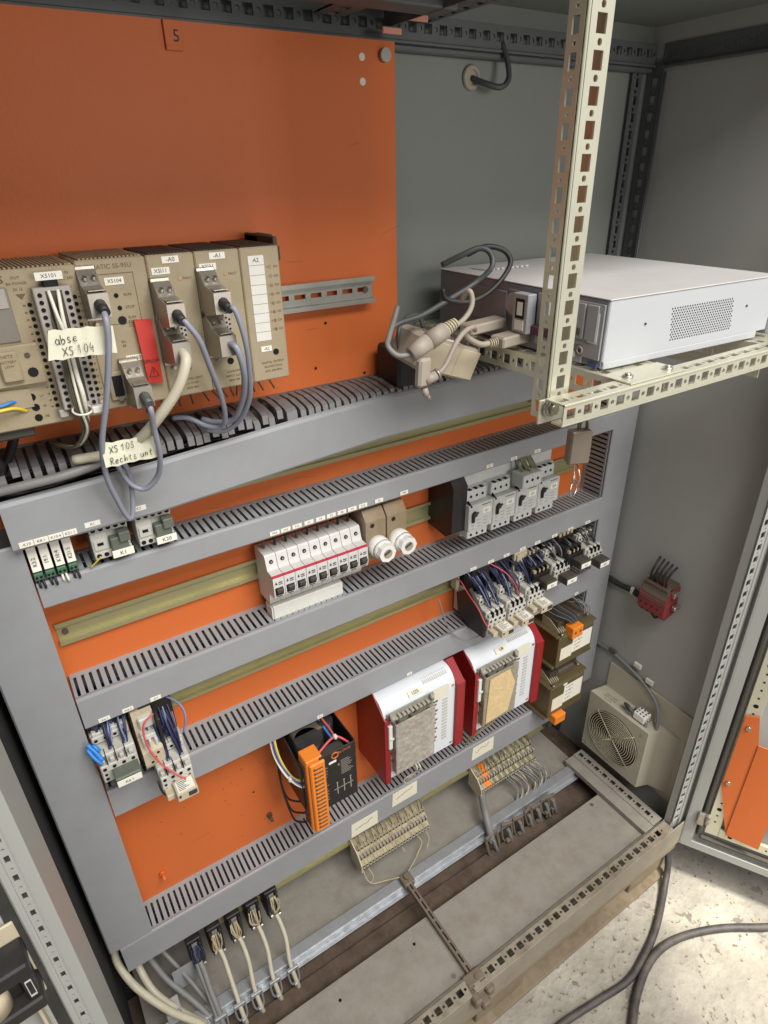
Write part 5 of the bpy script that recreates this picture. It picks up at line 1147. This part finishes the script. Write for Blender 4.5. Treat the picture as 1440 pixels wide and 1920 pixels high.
# ================================================================ right side wall
rr = thing('terminal_relay', 'dusty red terminal relay block on the right side wall', 'relay', (500, 160, -840))
MB().prism([(50, 0, 14), (16, 0, 4), (0, 4, 22), (0, 4, 54), (16, 0, 74), (50, 0, 78)], (0, 0, 0), (0, 62, 0)).build('body', 'red_relay', rr)
MB().prism([(50, 4, 84), (20, 4, 80), (2, 8, 60), (-1, 8, 46), (10, 4, 72)], (0, 0, 0), (0, 56, 0)).box(10, 46, 2, 60, 72, 80, 1).build('top_cover', 'core', rr)
b = MB()
for k in range(4): b.cyl((-2, 12+k*13, 34), (1, 12+k*13, 34), 2, 8); b.cyl((6, 12+k*13, 12), (8, 12+k*13, 14), 2, 8)
b.build('terminal_hole', 'slot_black', rr)
MB().box(12, 46, 15, 16, 72, 84).box(12, 46, 30, 31, 72, 84).box(12, 46, 45, 46, 72, 84).build('divider', 'red_relay', rr)
MB().box(20, 40, 62, 70, 62, 74, 1).box(26, 46, 64, 74, 30, 40, 2).build('clip', 'steel', rr)
for k in range(5):
    cable('black wire arching into the top of the red wall relay, '+('first', 'second', 'third', 'fourth', 'fifth')[k]+' from the left', [(520, 172+k*9, -762), (516, 172+k*9, -742), (522, 174+k*9.5, -722), (540, 170+k*10, -712-k*1.5)], 2.6, 'cable_black', 'wire', 'wire', 'black wires into the red side wall relay')
cable('thick black cable crossing the right side wall behind the red relay', [(546, -40, -834), (544, 44, -830), (544, 83, -832), (544, 118, -829), (540, 153, -832), (532, 184, -842), (520, 200, -838)], 6.5, 'cable_black')
o = MB().box(-4, 4, -4, 4, -9, 9, 2).build('cable_tie', 'tie'); o.location = T(540, 122, -826+ZG); o['label'] = 'pale tie base on the thick black cable left of the red relay'; o['category'] = 'cable tie'
fn = thing('fan_unit', 'grey filter fan box with round wire guard on the right side wall', 'fan', (500, 92, -1304))
dz = [(50, 8), (0, 0), (0, 165), (30, 176), (50, 226)]
MB().prism([(x, d, 0) for x, d in dz], (0, 0, 0), (0, 0, 178)).build('housing', 'fan_grey', fn)
MB().box(46, 50, 8, 228, -20, 252, .8).build('wall_plate', 'fan_grey', fn)
MB().cyl((-.3, 82, 88), (1, 82, 88), 70, 48).build('fan_opening', 'hole', fn)
b = MB()
for k in range(1, 14): b.ring((-3, 82, 88), (1, 0, 0), k*5.3, 1.05, 48, 5)
for a in (45, 135, 225, 315): b.cyl((-4, 82, 88), (-2, 82+74*math.cos(R(a)), 88+74*math.sin(R(a))), 1.4, 6)
b.build('wire_guard', 'beige', fn)
b = MB()
for a in range(7): b.obox((1.2, 82, 88), (0, 60*math.cos(a*.9), 60*math.sin(a*.9)), (0, 14*math.cos(a*.9+1.4), 14*math.sin(a*.9+1.4)), (1, 0, 0))
b.build('fan_blade', 'black', fn)
MB().cyl((-.6, 82, 88), (1, 82, 88), 18, 20).build('hub', 'black', fn)
for k, s in enumerate(('FAN UNIT', '230 V 50 Hz', '0.12 A')):
    text(s, 7, (24-k*8, 44, 178.6), 'ink_brown', fn, face='top', rz=R(-90))
b = MB(); b.cyl((-.5, 14, 14), (-2, 14, 14), 2.5, 8); b.cyl((-.5, 150, 160), (-2, 150, 160), 2.5, 8); b.build('screw', 'steel', fn)
lk = thing('luster_terminal', 'white screw terminal lying on top of the fan box', 'terminal', (508, 206, -1126))
MB().box(0, 26, 0, 30, 4, 24, 2).build('body', 'ceramic', lk)
b = MB()
for k in range(3):
    for j in range(3): b.cyl((5+k*8, 6+j*9, 24), (5+k*8, 6+j*9, 24.6), 2.4, 8)
b.build('screw_hole', 'plc_dark', lk)
b = MB()
for k in range(3): b.cyl((5+k*8, 30, 12), (5+k*8, 34, 12), 2.6, 8)
b.build('screw', 'steel', lk)
cable('blue-grey sleeved lead looping from the fan box to the white terminal', [(524, 190, -1124), (516, 178, -1108), (510, 190, -1102), (508, 214, -1112), (512, 216, -1116)][:3]+[(508, 200, -1106), (514, 208, -1112)], 4.2, 'cable_slate', 'cable')
cable('grey lead beside it running from the fan box to the white terminal', [(530, 196, -1124), (528, 200, -1110), (522, 208, -1112)], 3.4, 'cable_grey')
cable('long grey cable on the side wall sagging down to the fan terminal', [(546, 20, -1020), (546, 55, -1022), (546, 103, -1022), (545, 167, -1036), (544, 206, -1052), (540, 239, -1075), (530, 256, -1110), (520, 256, -1140), (514, 242, -1132), (514, 236, -1116)], 4.2, 'cable_grey')
for k, (d, z) in enumerate(((100, -1020), (170, -1012), (206, -1034))):
    o = MB().box(-3, 4, -10, 10, -6, 8, 2).build('cable_clip', 'tie' if k else 'core'); o.location = T(545, d, z+ZG); o['category'] = 'clip'
    o['label'] = ('small dark cable clip where the grey cable leaves the duct', 'clear adhesive cable clip above the fan', 'clear adhesive cable clip nearest the fan terminal')[k]
bt = MB()
for k in range(46):
    x = random.uniform(-420, 420); d, z = random.choice(((random.uniform(-20, 95), -1350.4), (random.uniform(210, 325), -1344.4), (random.uniform(125, 195), -1385))); a = random.uniform(0, 6.28); l = random.uniform(3, 16)
    bt.tube([(x, d, z), (x+l*math.cos(a)*.5, d+l*math.sin(a)*.5+1, z+.8), (x+l*math.cos(a), d+l*math.sin(a), z)], random.uniform(.3, .8), 5, True, 3)
for k in range(90):
    x = random.uniform(-420, 430); d, z = random.choice(((random.uniform(-20, 98), -1351), (random.uniform(208, 328), -1345))); s_ = random.uniform(.5, 1.8); bt.obox((x, d, z), (s_, s_*.4, 0), (-s_*.3, s_, 0), (0, 0, s_*.5))
o = bt.build('debris', 'core'); o['kind'] = 'stuff'; o['label'] = 'wire offcuts and grit scattered on the enclosure bottom plates'; o['category'] = 'debris'
# ================================================================ on the floor
cable('thick black cable leaving the pallet corner and curving to the front left', [(519, 340, -1400), (530, 362, -1470), (500, 385, -1515), (406, 432, -1521), (330, 456, -1521), (262, 468, -1521), (180, 458, -1521), (90, 446, -1521), (-20, 440, -1521)], 7.5, 'hose', 'hose', 'hose')
cable('thick dark cable sweeping from the front out under the right door', [(150, 560, -1520), (216, 516, -1520), (262, 492, -1520), (321, 472, -1520), (382, 468, -1520), (451, 484, -1520), (530, 520, -1520), (630, 582, -1520), (800, 660, -1520)], 8.5, 'hose', 'hose', 'hose')
b = MB()
for k in range(40):
    x, d = random.uniform(200, 700), random.uniform(385, 680); s_ = random.uniform(1.5, 5)
    b.obox((x, d, 0), (s_, s_*.3, 0), (-s_*.4, s_, 0), (s_*.2, 0, s_*.6), .3)
o = b.build('debris', 'terminal'); o['kind'] = 'stuff'; o['label'] = 'tiny chips of debris scattered over the concrete floor'; o['category'] = 'debris'
S.render.resolution_x = 768; S.render.resolution_y = 1024
